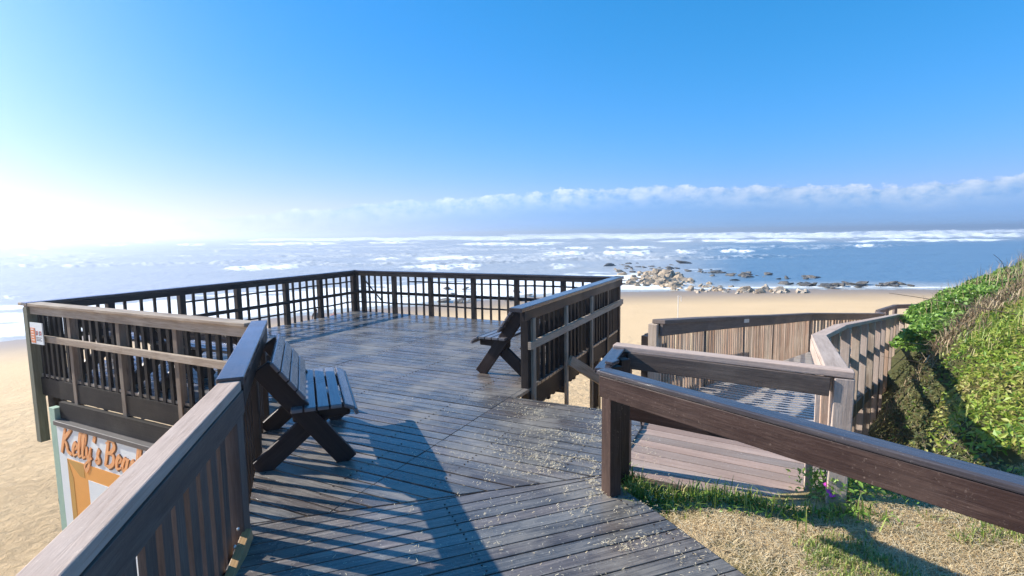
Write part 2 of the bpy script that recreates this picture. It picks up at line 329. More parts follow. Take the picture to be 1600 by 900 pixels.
# ------------------------------------------------------------ the sea
def seapt(px, py):
    p = at(px, py, SEA); return p
def sea_fields(x, y):
    r = np.hypot(x, y)
    foam = np.zeros_like(x)
    wob = 10*(fbm(x*.02, y*.02, 4, 21)-.5)
    hgt = np.zeros_like(x)
    tx = x/np.maximum(y, 1)
    # breakers: photo line (px range, py) -> strip at that distance
    for (x0, x1, py0, py1, th, hh, seed) in BRK:
        a = seapt(x0, py0); b = seapt(x1, py1)
        ta, tb = a[0]/a[1], b[0]/b[1]
        Q0 = 6.7*FPX/a[1]; Q1 = 6.7*FPX/b[1]
        q_ = 6.7*FPX/np.maximum(y, 5.)
        k = (tx > ta) & (tx < tb) & (q_ > min(Q0, Q1)-th*2.2) & (q_ < max(Q0, Q1)+th*2.2) & (y > 5)
        if not k.any(): continue
        X_, Y_, T_, q = x[k], y[k], tx[k], q_[k]
        u = (T_-ta)/(tb-ta)
        qc = 6.7*FPX*((1-u)/a[1]+u/b[1])   # steepness of the view down to the water, keeps far strips narrow
        qc = qc+(fbm(T_*22+seed*5, T_*0+seed, 3, seed)-.5)*th*.8
        e = (q-qc)/th+.5                        # positive towards the shore
        fine_ = fbm(T_*150+seed*7, q*1.6, 4, seed)
        m_ = sst(-.12, .02, e)*sst(1.25, .2, e+1.0*(fbm(T_*60, q*.9, 4, seed)-.5))*sst(.16, .62, fine_+.22*(seed in (1, 2, 3, 4, 5, 6, 20, 21)))*1.15
        nn_ = fbm(T_*14+seed*3, T_*3, 4, seed+5)
        n_ = sst(.12, .34, nn_) if seed in (1, 2, 3, 4, 5, 6, 20, 21) else sst(.26, .46, nn_)
        ends = sst(0, .25, u)*sst(1, .75, u) if hh < 1.1 else sst(0, .06, u)*sst(1, .94, u)
        foam[k] = np.maximum(foam[k], np.clip(m_*(ends**.6)*n_, 0, 1)*(.42 if seed >= 100 else 1))
        hgt[k] = np.maximum(hgt[k], hh*ends*(.35+.65*n_*fbm(T_*60, T_*0+seed, 3, seed+2)*1.6)*np.exp(-((e-.15)/.25)**2))
    # wash near the shore
    d = (y-yw(x))
    sw = sst(26, 12, x+.0*y)
    lace = fbm(x*.22, y*.55+wob*.1, 5, 33)
    wash = sst(34, 8, d)*sw
    foam = np.maximum(foam, sst(.58-.46*wash, .72-.34*wash, lace)*sst(0, .3, wash)*sst(-.6, .6, d+1.5*(lace-.5)))
    foam = np.maximum(foam, sst(.9, .3, np.abs(d-.4+1.2*(lace-.5)))*.8*sst(80, 55, x))
    # streaky old foam in the broken zone
    zone = sst(45, 80, y)*sst(330, 150, y)*sst(.62, .35, tx)*sst(-.9, -.2, tx)
    st = fbm(x*.06+wob*.1, 900/np.maximum(y, 20)*3.1+x*.004, 6, 51)
    foam = np.maximum(foam, sst(.50, .85, st)*zone*.55)
    st2 = fbm(tx*11, 5541/np.maximum(y, 20)*.75, 6, 57)
    foam = np.maximum(foam, sst(.54, .85, st2)*sst(60, 90, y)*sst(.75, .50, tx)*.32)
    # swell
    ph = y*.20+wob*.25+x*.012
    sw2 = .5+.5*np.sin(ph); hgt = hgt+.24*sw2**3*sst(60, 90, y)*sst(2500, 700, r)*(.4+.9*fbm(x*.03, y*.03, 2, 5))
    return foam, hgt
BRK = [(780, 1215, 369.5, 367.5, 6.5, 1.9, 1), (960, 1500, 371.5, 366, 6.5, 2.2, 2), (1180, 1610, 371.5, 369, 4.5, 1.2, 3), (1380, 1610, 365.5, 362.5, 6, 1.8, 4),
       (380, 830, 376.5, 373, 5, 1.3, 5), (640, 1180, 373, 371, 6, 1.2, 6), (330, 700, 383, 380, 3.0, .9, 7), (700, 900, 384, 382, 4, .8, 8), (820, 1110, 399, 397, 6.5, .8, 9), (1120, 1185, 394, 393.5, 3.5, .5, 10),
       (335, 480, 424, 419, 6.5, .55, 11), (1332, 1368, 386.5, 386, 3, .5, 12), (205, 260, 379.5, 379, 3, 1., 13), (272, 325, 383, 382.5, 3, .8, 14), (120, 210, 384.5, 383, 2.5, .8, 15), (0, 90, 391, 389, 2, .6, 16), (560, 800, 408, 404, 5, .5, 17),
       (850, 1050, 389, 388, 3, .6, 18), (-300, 60, 474, 466, 6, .5, 19), (1000, 1300, 378.5, 377, 3.2, .8, 20), (1300, 1600, 378, 375.5, 2.5, .6, 21), (600, 930, 421, 417, 7, .5, 22), (20, 50, 400, 400, 1.5, .3, 23), (-400, 130, 381, 379.5, 4, 1, 24)]
_rs = random.Random(3)
for _k in range(72):
    py_ = 372+_rs.random()**1.5*46; px_ = _rs.uniform(-150, 1130 if py_ < 402 else 800); wdt_ = _rs.uniform(30, 110)*(1+(py_-370)/16)
    BRK.append((px_, px_+wdt_*1.6, py_-.0138*(px_-400), py_-.0138*(px_+wdt_*1.6-400), _rs.uniform(.8, 2.0)*(1+(py_-370)/25), _rs.uniform(.25, .6), 100+_k))
nr, na = 620, 1000
rr = 16*np.exp(np.linspace(0, math.log(14000/16), nr)); aa = np.radians(np.concatenate([np.linspace(-100, -48, 90), np.linspace(-47.9, 47.9, na-180), np.linspace(48, 100, 90)]))
RR, AA = np.meshgrid(rr, aa, indexing='ij'); SX = RR*np.sin(AA); SY = RR*np.cos(AA)
FO, HG = sea_fields(SX, SY)
chop = (fbm(SX*.9, SY*1.6, 3, 77)-.5)*.10+(fbm(SX*.25, SY*.5, 3, 78)-.5)*.22*sst(45, 80, SY)
chop = chop*sst(900, 200, RR)
SZ = SEA+HG+chop+FO*.06
idx = np.arange(nr*na).reshape(nr, na)
F = np.stack([idx[:-1, :-1], idx[:-1, 1:], idx[1:, 1:], idx[1:, :-1]], -1).reshape(-1, 4)
M = MT('sea water'); P = M.n('ShaderNodeNewGeometry').outputs['Position']
fo = M.attr('foam').outputs['Fac']; shl = M.attr('shallow').outputs['Fac']; calm = M.attr('calm').outputs['Fac']
Ps = M.map(P, (1, 1.7, 1))
nb = M.noise(Ps, .55, 6, .65)
wc = M.mix(M.noise(M.map(P, (.4, 1, 1)), .05, 4, .6), (.36, .37, .375), (.48, .48, .46)); wc = M.mix(shl, wc, (.45, .45, .41)); wc = M.mix(calm, wc, (.12, .21, .30))
ff = M.math('ADD', fo, M.math('MULTIPLY', M.math('SUBTRACT', M.noise(Ps, 1.1, 8, .75), .5), 1.3)); ff = M.ramp(ff, [(.28, (0, 0, 0)), (.50, (.45, .45, .45)), (.85, (1, 1, 1))])
ff = M.math('MULTIPLY', ff, M.ramp(fo, [(.02, (0, 0, 0)), (.12, (1, 1, 1))]))
M.set('Base Color', M.mix(ff, wc, (.86, .89, .90))); M.set('Roughness', M.math('ADD', .30, M.math('MULTIPLY', ff, .7))); M.set('IOR', 1.33)
pr = M.bump(nb, .8, .25); M.bump(M.noise(Ps, 3.5, 4, .6), .6, .05, pr)
shallow = sst(30, 0, SY-yw(SX)); calm_a = sst(.24, .46, SX/np.maximum(SY, 1))*sst(330, 190, SY)*sst(0, 10, SY-yw(SX))*sst(-1, 1, SY)
sea = npmesh('sea', np.stack([SX, SY, SZ], -1).reshape(-1, 3), F[:, ::-1], M.m, {'foam': FO.ravel(), 'shallow': shallow.ravel(), 'calm': calm_a.ravel()}, True); tag(sea, kind='structure')

# sea air
hb = bpy.data.meshes.new('haze'); bm = bmesh.new(); bmesh.ops.create_cube(bm, size=1)
for v in bm.verts: v.co = Vector((v.co.x*30000, v.co.y*30000, -10.6 if v.co.z < 0 else 6.0))
bm.to_mesh(hb); bm.free(); ho = bpy.data.objects.new('haze', hb); COL.objects.link(ho); tag(ho, kind='stuff')
hm = bpy.data.materials.new('sea haze'); hm.use_nodes = True; hn = hm.node_tree; hn.nodes.clear()
pv = hn.nodes.new('ShaderNodeVolumePrincipled'); pv.inputs['Color'].default_value = (.86, .94, 1, 1); pv.inputs['Density'].default_value = .0013; pv.inputs['Anisotropy'].default_value = .55
ou = hn.nodes.new('ShaderNodeOutputMaterial'); hn.links.new(pv.outputs[0], ou.inputs['Volume']); hb.materials.append(hm)

# ------------------------------------------------------------ platform plan
U = Vector((.4407, .8977, 0)); V = Vector((.8977, -.4407, 0)); HU = math.atan2(U.x, U.y); HV = math.atan2(V.x, V.y)
PB = Vector((-3.50, 11.765, 0)); PR = Vector((1.838, 9.143, 0)); PN = Vector((.145, 5.695, 0)); PL = Vector((-6.03, 6.62, 0)); PC = Vector((-2.33, 4.80, 0)); PD = Vector((-1.585, 2.90, 0))
RH = .916
def clip(poly, n, d, keep_ge=True):
    out = []
    for i in range(len(poly)):
        a = poly[i]; b = poly[(i+1) % len(poly)]; da = a[0]*n[0]+a[1]*n[1]-d; db = b[0]*n[0]+b[1]*n[1]-d
        if not keep_ge: da, db = -da, -db
        if da >= 0: out.append(a)
        if (da >= 0) != (db >= 0):
            t_ = da/(da-db); out.append((a[0]+(b[0]-a[0])*t_, a[1]+(b[1]-a[1])*t_))
    return out
def boards(mb, poly, d, pitch, gap, zf, th=.035, joints=None):
    nn = (-d[1], d[0]); vals = [p[0]*nn[0]+p[1]*nn[1] for p in poly]; s = math.floor(min(vals)/pitch)*pitch
    while s < max(vals):
        q = clip(clip(poly, nn, s+gap/2), nn, s+pitch-gap/2, False)
        if len(q) > 2:
            if joints:
                js = [joints[0]+joints[1]*k for k in range(-8, 9)]; 
                edges = [-99]+js+[99]
                for a, b in zip(edges, edges[1:]):
                    w = clip(clip(q, d, a+.003), d, b-.003, False)
                    if len(w) > 2: mb.poly(w, zf, th, d)
            else: mb.poly(q, zf, th, d)
        s += pitch
zero = lambda x, y: 0.0
plat = root('viewing_platform', (-1.5, 7.5, -3.7), 'dark timber viewing platform on posts above the sand, with five benches', 'platform')
mb = MB()
poly = [(-1.60, 2.985), (.66, 3.575), (.90, 4.01), (1.11, 4.46), (1.16, 4.76), (.84, 4.93), (.02, 5.33), (.19, 5.68), (1.87, 9.14), (-3.50, 11.80), (-6.06, 6.62), (-2.33, 4.80)]
boards(mb, poly, (V.x, V.y), .122, .013, zero, joints=(-2.395, 2.7)); mb.build('deck_boards', WK, plat, .003)
def fasc(a, b, z1, z0, w=.05):
    return MB().beam((a[0], a[1], z1), (b[0], b[1], z1), w, z1-z0, 'top')
ol = [PL+V*.02, PC+V*.02]
for a, b in ((PL, PC), (PL, PB), (PB, PR), (PR, PN)):
    fasc(a, b, -.045, -.27).build('edge_beam', WDK, plat)
for k in range(5):
    a = PL+V*.2+U*(.6+k*1.1); b = a+V*5.5
    if k == 0: b = a+V*4.2
    fasc(a, b, -.045, -.22, .06).build('joist', WD, plat)
fasc((.0, 5.30), (1.16, 4.73), -.045, -.22).build('edge_beam', WD, plat)
for s, tt in ((0.1, .1), (2.8, .1), (5.6, .1), (0.1, 2.9), (2.8, 2.9), (5.6, 2.9), (.1, 5.6), (2.8, 5.6), (5.6, 5.6)):
    p = PL+U*tt+V*s
    if tt < 1 and s > 4: continue
    zg = float(ground_z(np.array([p.x]), np.array([p.y]))[0])-.4
    MB().post(p.x, p.y, zg, -.05, .14, .14, HU).build('support_post', WD, plat)
p = (1.0, 4.7); MB().post(p[0], p[1], -2.4, -.05, .12, .12, HU).build('support_post', WD, plat)

walk = root('entrance_walkway', (0, 1.5, -.4), 'wet dark boardwalk in the foreground, boards laid across the path', 'walkway')
mb = MB(); wd = (math.cos(R_(-21)), -math.sin(R_(-21)))
wd = (math.sin(R_(70)), math.cos(R_(70)))
boards(mb, [(-1.60, 2.97), (-1.46, 2.45), (-1.30, 1.25), (-1.25, -2.5), (3.0, -2.5), (2.95, -1.55), (.70, 3.40), (.66, 3.56)], wd, .1035, .0095, zero)
mb.build('deck_boards', WK, walk, .003)
MB().beam((-1.52, 2.75, -.06), (-1.3, -2.4, -.06), .05, .2, 'top').build('edge_joist', WD, walk)
MB().beam((.63, 3.38, -.045), (2.85, -1.5, -.045), .05, .2, 'top').build('edge_joist', WD, walk)
MB().beam((-.4, 3.1, -.045), (.9, -2.4, -.045), .05, .2, 'top').build('joist', WD, walk)

def nail_rows(lines, par, pitch):
    q = MB()
    for a, b in lines:
        L = math.dist(a, b); n_ = int(L/pitch)
        for k in range(n_):
            for dd_ in (-.026, .026):
                t_ = (k+.5)*pitch/L+dd_/L; x = a[0]+(b[0]-a[0])*t_+random.uniform(-.004, .004); y = a[1]+(b[1]-a[1])*t_
                q.post(x, y, -.004, .0035, .008, .008, .5)
    o = q.build('nail_heads', flat('rusty nail heads', (.05, .025, .015), .5, .4), par); tag(o, kind='stuff')
nail_rows([((-1.50, 2.75), (-1.32, .8)), ((-.45, 3.2), (.55, .9)), ((.60, 3.36), (1.75, .9))], walk, .1035)
nail_rows([((PL+V*s_+U*.1)[:2], (PL+V*s_+U*5.6)[:2]) for s_ in (1.1, 2.2, 3.3, 4.4, 5.5)]+[((.35, 3.65), (.95, 4.80)), ((-.55, 3.4), (.05, 4.6)), ((-1.3, 3.3), (-.9, 4.2))], plat, .122)
# ------------------------------------------------------------ railings
def lerp(a, b, t_): return tuple(a[i]+(b[i]-a[i])*t_ for i in range(3))
def rail_run(rt, a, b, za, zb, cap=(.14, .035), fas=(.03, .11), capm=WC, fasm=WD, off=(0, 0), cap_ext=(0, 0), fas_side=1, mid=None, midm=None, midside=1,
             posts=(), pw=.09, pm=WD, pz=-.3, bals=(), bw=(.045, .03), bm_=WD, bz=-.04, bal_jit=.006, rods=()):
    a = Vector(a); b = Vector(b); d = (b-a); d.z = 0; L = d.length; d.normalize(); nrm = Vector((d.y, -d.x, 0)); hd = math.atan2(d.x, d.y)
    zt = lambda s: za+(zb-za)*s/L
    P3 = lambda s, z, o=0: (a.x+d.x*s+nrm.x*o, a.y+d.y*s+nrm.y*o, z)
    if cap: MB().beam(P3(-cap_ext[0], zt(-cap_ext[0]), off[0]), P3(L+cap_ext[1], zt(L+cap_ext[1]), off[0]), cap[0], cap[1], 'top').build('cap_rail', capm, rt, .006)
    ct = cap[1] if cap else 0
    if fas: MB().beam(P3(-cap_ext[0]*.6, zt(0)-ct-.002, fas_side*.05), P3(L+cap_ext[1]*.6, zt(L)-ct-.002, fas_side*.05), fas[0], fas[1], 'top').build('fascia_board', fasm, rt, .003)
    if mid: MB().beam(P3(-.05, za*mid[0]+mid[3], midside*.065), P3(L+.05, zb*mid[0]+mid[3], midside*.065), mid[1], mid[2], 'mid').build('mid_rail', midm or WD, rt, .003)
    for s in posts:
        z0 = pz
        MB().post(*P3(s, 0)[:2], z0, zt(s)-ct-.002, pw, pw, hd).build('post', pm, rt, .004)
    for s in bals:
        s2 = s+random.uniform(-1, 1)*bal_jit; j = random.uniform(-1, 1)*bal_jit*1.5
        MB().post(*P3(s2, 0, -.0)[:2], bz+random.uniform(-.02, .02) if bz < -.1 else bz, zt(s)-ct-.004, bw[0], bw[1], hd, lean=(d.x*j, d.y*j)).build('baluster', bm_, rt)
    for s0, s1, f, r in rods:
        n_ = max(2, int((s1-s0)/.25)); pts_ = [P3(s0+(s1-s0)*i/n_, (zt(s0)*f)+random.uniform(-.008, .008), -.02) for i in range(n_+1)]
        q = MB()
        for p, p2 in zip(pts_, pts_[1:]): q.beam(p, p2, r, r)
        q.build('rod', WD, rt)
def between(posts, n, end=None):
    o = []
    for p, q in zip(posts, posts[1:]): o += [p+(q-p)*(k+1)/(n+1) for k in range(n)]
    return o
# far side (seaward) railing
r = root('railing', tuple(PB), 'dark open railing along the seaward side of the platform, waves seen through it', 'railing')
ps = [.03, .24, 1.09, 2.03, 3.05, 4.0, 4.94, 5.85]
rail_run(r, PB, PR, RH, RH, cap_ext=(.08, .06), fas=(.03, .075), mid=(.47, .03, .06, 0), posts=ps, pw=.085, bals=between(ps[1:], 4), bw=(.036, .03), rods=[(1.44, 5.9, .76, .026), (.03, 5.9, .235, .028)], midside=-1)
MB().beam((PB.x+V.x*.2, PB.y+V.y*.2-.03, .80), (PB.x+V.x*.75, PB.y+V.y*.75-.03, .26), .02, .022).build('loose_stick', WD, r)
r = root('railing', tuple(PL), 'dark open railing on the left side, from the white notice to the far corner', 'railing')
d_ = (PB-PL).length; ps = sorted([.04, .85]+[d_-x for x in (3.88, 2.9, 1.88, 1.03, .06)])
rail_run(r, PL, PB, RH, RH, cap_ext=(.10, .08), fas=(.03, .085), mid=(.47, .03, .06, 0), posts=ps, pw=.09, bals=between(ps, 4), bw=(.036, .03), rods=[(.04, d_, .235, .028), (1.9, d_, .73, .026)], midside=1)
# landward left railing above the big sign
r = root('railing', tuple(PL+V*.5), 'railing with pale weathered cap and mid rail above the painted beach sign', 'railing')
LCl = (PC-PL).length; ps = [.0, .86, 1.88, 2.9]
rail_run(r, PL, PC, RH-.005, RH-.005, cap=(.15, .035), capm=WM, fas=(.03, .10), fasm=WM, fas_side=1, cap_ext=(.16, -.07), mid=(.53, .04, .075, -.0), midm=WM, posts=ps[1:], pw=.07, pm=WMP, pz=-.32,
         bals=between(ps+[LCl-.1], 6), bw=(.052, .03), bm_=WDK, bz=-.28, off=(.02, 0), midside=1)
MB().post(PL.x-.02, PL.y-.04, -.88, RH-.06, .10, .10, HU).build('corner_post', WGR, r, .004)
# right railing
r = root('railing', tuple(PN), 'dark railing with glossy cap on the right side of the platform, behind the two benches', 'railing')
ps = [.0, 1.1, 2.16, 3.09, 3.82]
rail_run(r, PN, PR, RH+.0, RH, cap_ext=(.26, .12), cap=(.15, .045), fas=(.035, .11), fas_side=.9, mid=(.52, .04, .085, .0), midm=WM, posts=ps, pw=.09, pm=WD, pz=-.36, bals=between(ps, 6), bw=(.058, .038), bm_=WDK, bz=-.30, bal_jit=.008)
for s in (.06, 1.1, 2.16):
    p = PN+U*s+V*.062; MB().post(p.x, p.y, -1.2 if s > .5 else -.5, RH-.15, .07, .035, HU).build('outer_post', WM, r, .003)
b_ = PN+U*1.12+V*.1
MB().beam((b_.x, b_.y, .06), (b_.x+.95, b_.y+.85, -.72), .05, .13, 'mid').build('brace', WM, r, .003)
# near left fence, dark half
nd_ = (PD-PC).normalized(); nf = nd_
r = root('railing', tuple(PC), 'dark slatted railing with glossy blue-sheened cap beside the nearest bench', 'railing')
LD = (PD-PC).length
rail_run(r, PC, PD, RH, RH, cap=(.14, .05), cap_ext=(.09, .02), fas=(.03, .12), fas_side=-1, posts=[.02, 1.0], pw=.09, pz=-.3, bals=[.05+.16*k for k in range(1, int(LD/.16)+1)], bw=(.045, .022), bz=-.12)
# near left fence, weathered half
PE = Vector((-1.20, 1.25, 0)); e2 = PE+(PE-PD).normalized()*1.6
r = root('railing', tuple(PD), 'weathered pale railing in the left foreground, its cap reaching the lower left corner', 'railing')
LE = (e2-PD).length
rail_run(r, PD, e2, RH-.02, .83, cap=(.115, .055), capm=WG, cap_ext=(-.015, 0), fas=(.03, .13), fasm=WS, fas_side=-1, posts=[1.6, 3.0], pw=.09, pm=WS, pz=-.35, bals=[.12+.145*k for k in range(1, int(LE/.145))], bw=(.088, .026), bm_=WS, bz=-.45, bal_jit=.004)
dE = (e2-PD).normalized(); hE = math.atan2(dE.x, dE.y)
pp = PD+dE*.10+Vector((.03, .0, 0)); MB().post(pp.x, pp.y, -.4, RH-.09, .12, .07, hE).build('post', WS, r, .004)
for k in range(4):
    c_ = PD+dE*(.20+.075*k)+Vector((.045, 0, .13-.055*k)); q = bmesh.new(); bmesh.ops.create_uvsphere(q, u_segments=10, v_segments=6, radius=.010)
    me = bpy.data.meshes.new('bolt'); q.to_mesh(me); q.free(); me.materials.append(STEEL); o = bpy.data.objects.new('bolt', me); COL.objects.link(o); o.parent = r; o.location = c_-PD; o.scale = (.7, 1, 1)
MB().beam((pp.x+.05, pp.y-.02, .06), (pp.x+.10, pp.y-.32, -.02), .045, .07).build('bracket_block', wood('raw cut timber', (.3, .19, .08), (.42, .27, .12), (.5, .34, .17)), r, .003)

# dark diagonal handrail on the right
K1 = Vector((.53, 3.10, 0)); K2 = Vector((.76, 3.70, 0)); K3 = Vector((1.93, 3.13, 0)); KR = Vector((2.75, .12, 0))
r = root('handrail', (.63, 3.32, 0), 'thick dark brown handrail running from its double post to the lower right', 'handrail')
d_ = (KR-K1).normalized()
MB().beam((K1.x, K1.y, .885), (KR.x, KR.y, .885), .095, .03, 'top').build('cap_rail', WC, r, .008)
MB().beam((K1.x-.005, K1.y-.03, .853), (KR.x, KR.y-.02, .853), .045, .128, 'top').build('fascia_board', WR, r, .004)
MB().beam((K1.x, K1.y, .884), (K2.x, K2.y, .884), .09, .03, 'top').build('corner_cap', WC, r, .006)
MB().beam((K1.x+.03, K1.y+.10, .85), (K2.x+.02, K2.y-.04, .85), .035, .12, 'top').build('corner_fascia', WR, r, .004)
MB().post(.628, 3.30, -.3, .852, .10, .085, R_(-25)).build('post', WR, r, .005)
MB().post(.735, 3.47, -.3, .852, .07, .075, R_(-25)).build('post', WR, r, .005)
MB().post(2.0, 1.22, -.4, .85, .10, .10, R_(-35)).build('post', WR, r, .005)
MB().beam((.64, 3.36, .08), (.74, 3.50, .08), .05, .07).build('spacer_block', WR, r, .004)
MB().beam((.585, 3.17, .886), (.64, 3.24, .886), .055, .02, 'bot').build('corner_block', WC, r, .004)

# weathered rail across the ramp
r = root('handrail', (1.4, 3.4, 0), 'weathered grey-pink handrail level across the near end of the ramp', 'handrail')
MB().beam((K2.x-.03, K2.y+.03, .900), (K3.x+.10, K3.y-.05, .855), .10, .042, 'top').build('cap_rail', WG, r, .006)
MB().beam((K2.x+.05, K2.y-.07, .857), (K3.x-.03, K3.y-.035, .812), .035, .115, 'top').build('fascia_board', WS, r, .004)
MB().beam((.80, 3.60, .44), (1.92, 3.08, .36), .04, .10, 'mid').build('mid_rail', WR, r, .004)
MB().post(1.965, 3.10, -.25, .81, .095, .105, HU, lean=(.02, 0)).build('post', WG, r, .006)
MB().post(.80, 3.68, -.3, .855, .075, .075, HU).build('post', WR, r, .004)

# ------------------------------------------------------------ ramp down to the beach
ST = [((.70, 3.62), (2.02, 2.98), .0, -.05), ((1.14, 4.52), (2.46, 3.88), -.03, -.09), ((1.52, 5.72), (2.98, 5.02), -.19, -.22), ((2.55, 6.90), (3.80, 5.92), -.38, -.38), ((4.85, 9.7), (6.08, 8.68), -.82, -.82), ((7.1, 12.45), (8.33, 11.42), -1.24, -1.24), ((11.4, 16.0), (12.4, 14.7), -1.85, -1.85), ((14.4, 20.4), (16.2, 20.2), -2.5, -2.5), ((15.0, 26.0), (16.6, 26.0), -3.5, -3.5)]
ramp_o = root('beach_ramp', (2.6, 6.0, -1.5), 'timber ramp with pale landing boards descending to the beach beside the green bank', 'ramp')
def strip(st, n):
    out = []
    for a, b in zip(st, st[1:]):
        Ln = math.dist(a[0], b[0])*.5+math.dist(a[1], b[1])*.5; k = max(1, int(round(Ln/n)))
        for i in range(k):
            t0, t1 = i/k, (i+1)/k
            f = lambda t_: (lerp((*a[0], a[2]), (*b[0], b[2]), t_), lerp((*a[1], a[3]), (*b[1], b[3]), t_))
            out.append((f(t0), f(t1), Ln/k))
    return out
def plank_strip(name, st, n, gap, mat, par):
    mb = MB()
    for (l0, r0), (l1, r1), w in strip(st, n):
        g_ = gap/w/2; A = lerp(l0, l1, g_); B = lerp(r0, r1, g_); C = lerp(r0, r1, 1-g_); D = lerp(l0, l1, 1-g_)
        dn = lambda p: (p[0], p[1], p[2]-.035)
        c_ = [dn(A), dn(D), D, A, dn(B), dn(C), C, B]
        mb.hexa(c_, math.dist(l0, r0), w, .035)
    mb.build(name, mat, par, .002)
mid_ = ((1.28, 4.95), (2.62, 4.27), -.08, -.13)
plank_strip('landing_boards', [ST[0], ST[1], mid_], .135, .009, WL, ramp_o)
plank_strip('ramp_boards', [mid_]+ST[2:], 0.165, .07, WF, ramp_o)
for sd_ in (0, 1):
    for a, b in zip(ST, ST[1:]):
        p = a[sd_]; q = b[sd_]
        MB().beam((*p, a[2+sd_]-.04), (*q, b[2+sd_]-.04), .06, .17, 'top').build('side_joist', WS, ramp_o)
MB().beam((.72, 3.60, -.04), (2.04, 2.96, -.09), .05, .17, 'top').build('end_joist', WD, ramp_o)
for i, a in enumerate(ST[2:8]):
    for sd_ in (0, 1):
        p = a[sd_]; z = float(ground_z(np.array([p[0]]), np.array([p[1]]))[0])-.4
        if z < a[2]-.2: MB().post(p[0], p[1], z, a[2]-.05, .12, .12, HU).build('support_post', WS, ramp_o)
# left slatted fence of the ramp
r = root('ramp_fence', (1.5, 5.8, -.2), 'long pale slatted fence on the seaward side of the ramp', 'fence')
fl = [(1.60, 5.72, -.20), (2.55, 6.93, -.38), (3.7, 8.35, -.60), (4.85, 9.74, -.82), (7.1, 12.5, -1.24), (11.35, 16.05, -1.85), (14.3, 20.5, -2.5)]
hF = .93
for a, b in zip(fl, fl[1:]):
    dz = random.uniform(-.012, .012)
    MB().beam((a[0], a[1], a[2]+hF), (b[0], b[1], b[2]+hF), .15, .045, 'top').build('cap_rail', WS, r, .005)
    dd_ = Vector((b[0]-a[0], b[1]-a[1], 0)); L = dd_.length; dd_.normalize(); nn = Vector((dd_.y, -dd_.x, 0)); hd = math.atan2(dd_.x, dd_.y)
    MB().beam((a[0]+nn.x*.035, a[1]+nn.y*.035, a[2]+hF-.047), (b[0]+nn.x*.035, b[1]+nn.y*.035, b[2]+hF-.047), .03, .13, 'top').build('fascia_board', WS, r, .003)
    n_ = int(L/.085); wv = .027
    far = a[1] > 12
    if far: n_ = int(L/.2); wv = .14
    for k in range(n_):
        s = (k+.5)/n_; x = a[0]+(b[0]-a[0])*s; y = a[1]+(b[1]-a[1])*s; z = a[2]+(b[2]-a[2])*s
        MB().post(x, y, z-.10, z+hF-.05, wv, .024 if not far else .03, hd, lean=(random.uniform(-.012, .012), random.uniform(-.012, .012))).build('slat', WP, r)
    MB().post(a[0]-nn.x*.05, a[1]-nn.y*.05, a[2]-1.2, a[2]+hF-.05, .1, .1, hd).build('post', WP if a[1] < 6 else WS, r, .004)
MB().beam((3.62, 8.17, .285), (3.78, 8.36, .255), .012, .075, 'mid').build('plate', flat('pale metal plate', (.55, .6, .62), .4), r)
for dx, dy in ((0, 0), (.1, .1)):
    MB().post(1.50+dx*.6-.0, 5.85+dy, -1.3, .53, .07, .09, HU+.3).build('gate_post', WD, r, .004)
MB().beam((1.42, 5.5, -.1), (1.30, 4.9, -.12), .05, .08).build('gate_sill', WS, r)
# inner rail
r = root('ramp_handrail', (2.2, 3.3, 0), 'weathered handrail on stout posts along the bank side of the ramp', 'handrail')
fr = [(1.965, 3.13, .853), (2.95, 5.02, .68), (3.72, 5.92, .61), (6.10, 8.66, .22), (8.40, 11.40, -.18), (12.45, 14.7, -.88)]
wcap = [.13, .12, .10, .10, .10]
for i, (a, b) in enumerate(zip(fr, fr[1:])):
    MB().beam(a, b, wcap[i], .045, 'top').build('cap_rail', WG, r, .006)
    dd_ = Vector((b[0]-a[0], b[1]-a[1], 0)); L = dd_.length; dd_.normalize(); nn = Vector((dd_.y, -dd_.x, 0)); hd = math.atan2(dd_.x, dd_.y)
    MB().beam((a[0]-nn.x*.055, a[1]-nn.y*.055, a[2]-.047), (b[0]-nn.x*.055, b[1]-nn.y*.055, b[2]-.047), .03, .11, 'top').build('fascia_board', WG, r, .004)
    n_ = max(2, int(L/.70))
    for k in range(n_):
        s = (k+.35)/n_; x = a[0]+(b[0]-a[0])*s; y = a[1]+(b[1]-a[1])*s; z = a[2]+(b[2]-a[2])*s
        zg = float(ground_z(np.array([x]), np.array([y]))[0])-.2
        MB().post(x+nn.x*.02, y+nn.y*.02, min(zg, z-1.3), z-.05, .055, .09, hd, lean=(random.uniform(-.01, .01), 0)).build('post', WP if k % 2 else WG, r, .004)
    if i > 0: MB().beam((a[0]-nn.x*.05, a[1]-nn.y*.05, a[2]-.50), (b[0]-nn.x*.05, b[1]-nn.y*.05, b[2]-.50), .035, .10, 'mid').build('mid_rail', WP, r, .003)
MB().post(1.97, 3.40, -.2, .36, .12, .04, HU).build('kick_board', WG, r, .004)
# far handrail
r = root('far_handrail', (16, 21.5, -2.6), 'distant brown handrail on the lower boardwalk just above the green shrub', 'handrail')
for a, b in (((14.3, 20.5, -1.52), (16.0, 21.9, -1.52)), ((16.0, 21.9, -1.52), (20.5, 22.4, -1.52))):
    MB().beam(a, b, .14, .05, 'top').build('cap_rail', WS, r)
    MB().beam((a[0], a[1], a[2]-.05), (b[0], b[1], b[2]-.05), .04, .12, 'top').build('fascia_board', WS, r)
    for s in (0, .5): MB().post(a[0]+(b[0]-a[0])*s, a[1]+(b[1]-a[1])*s, -4.6, -1.57, .12, .12, 0).build('post', WS, r)

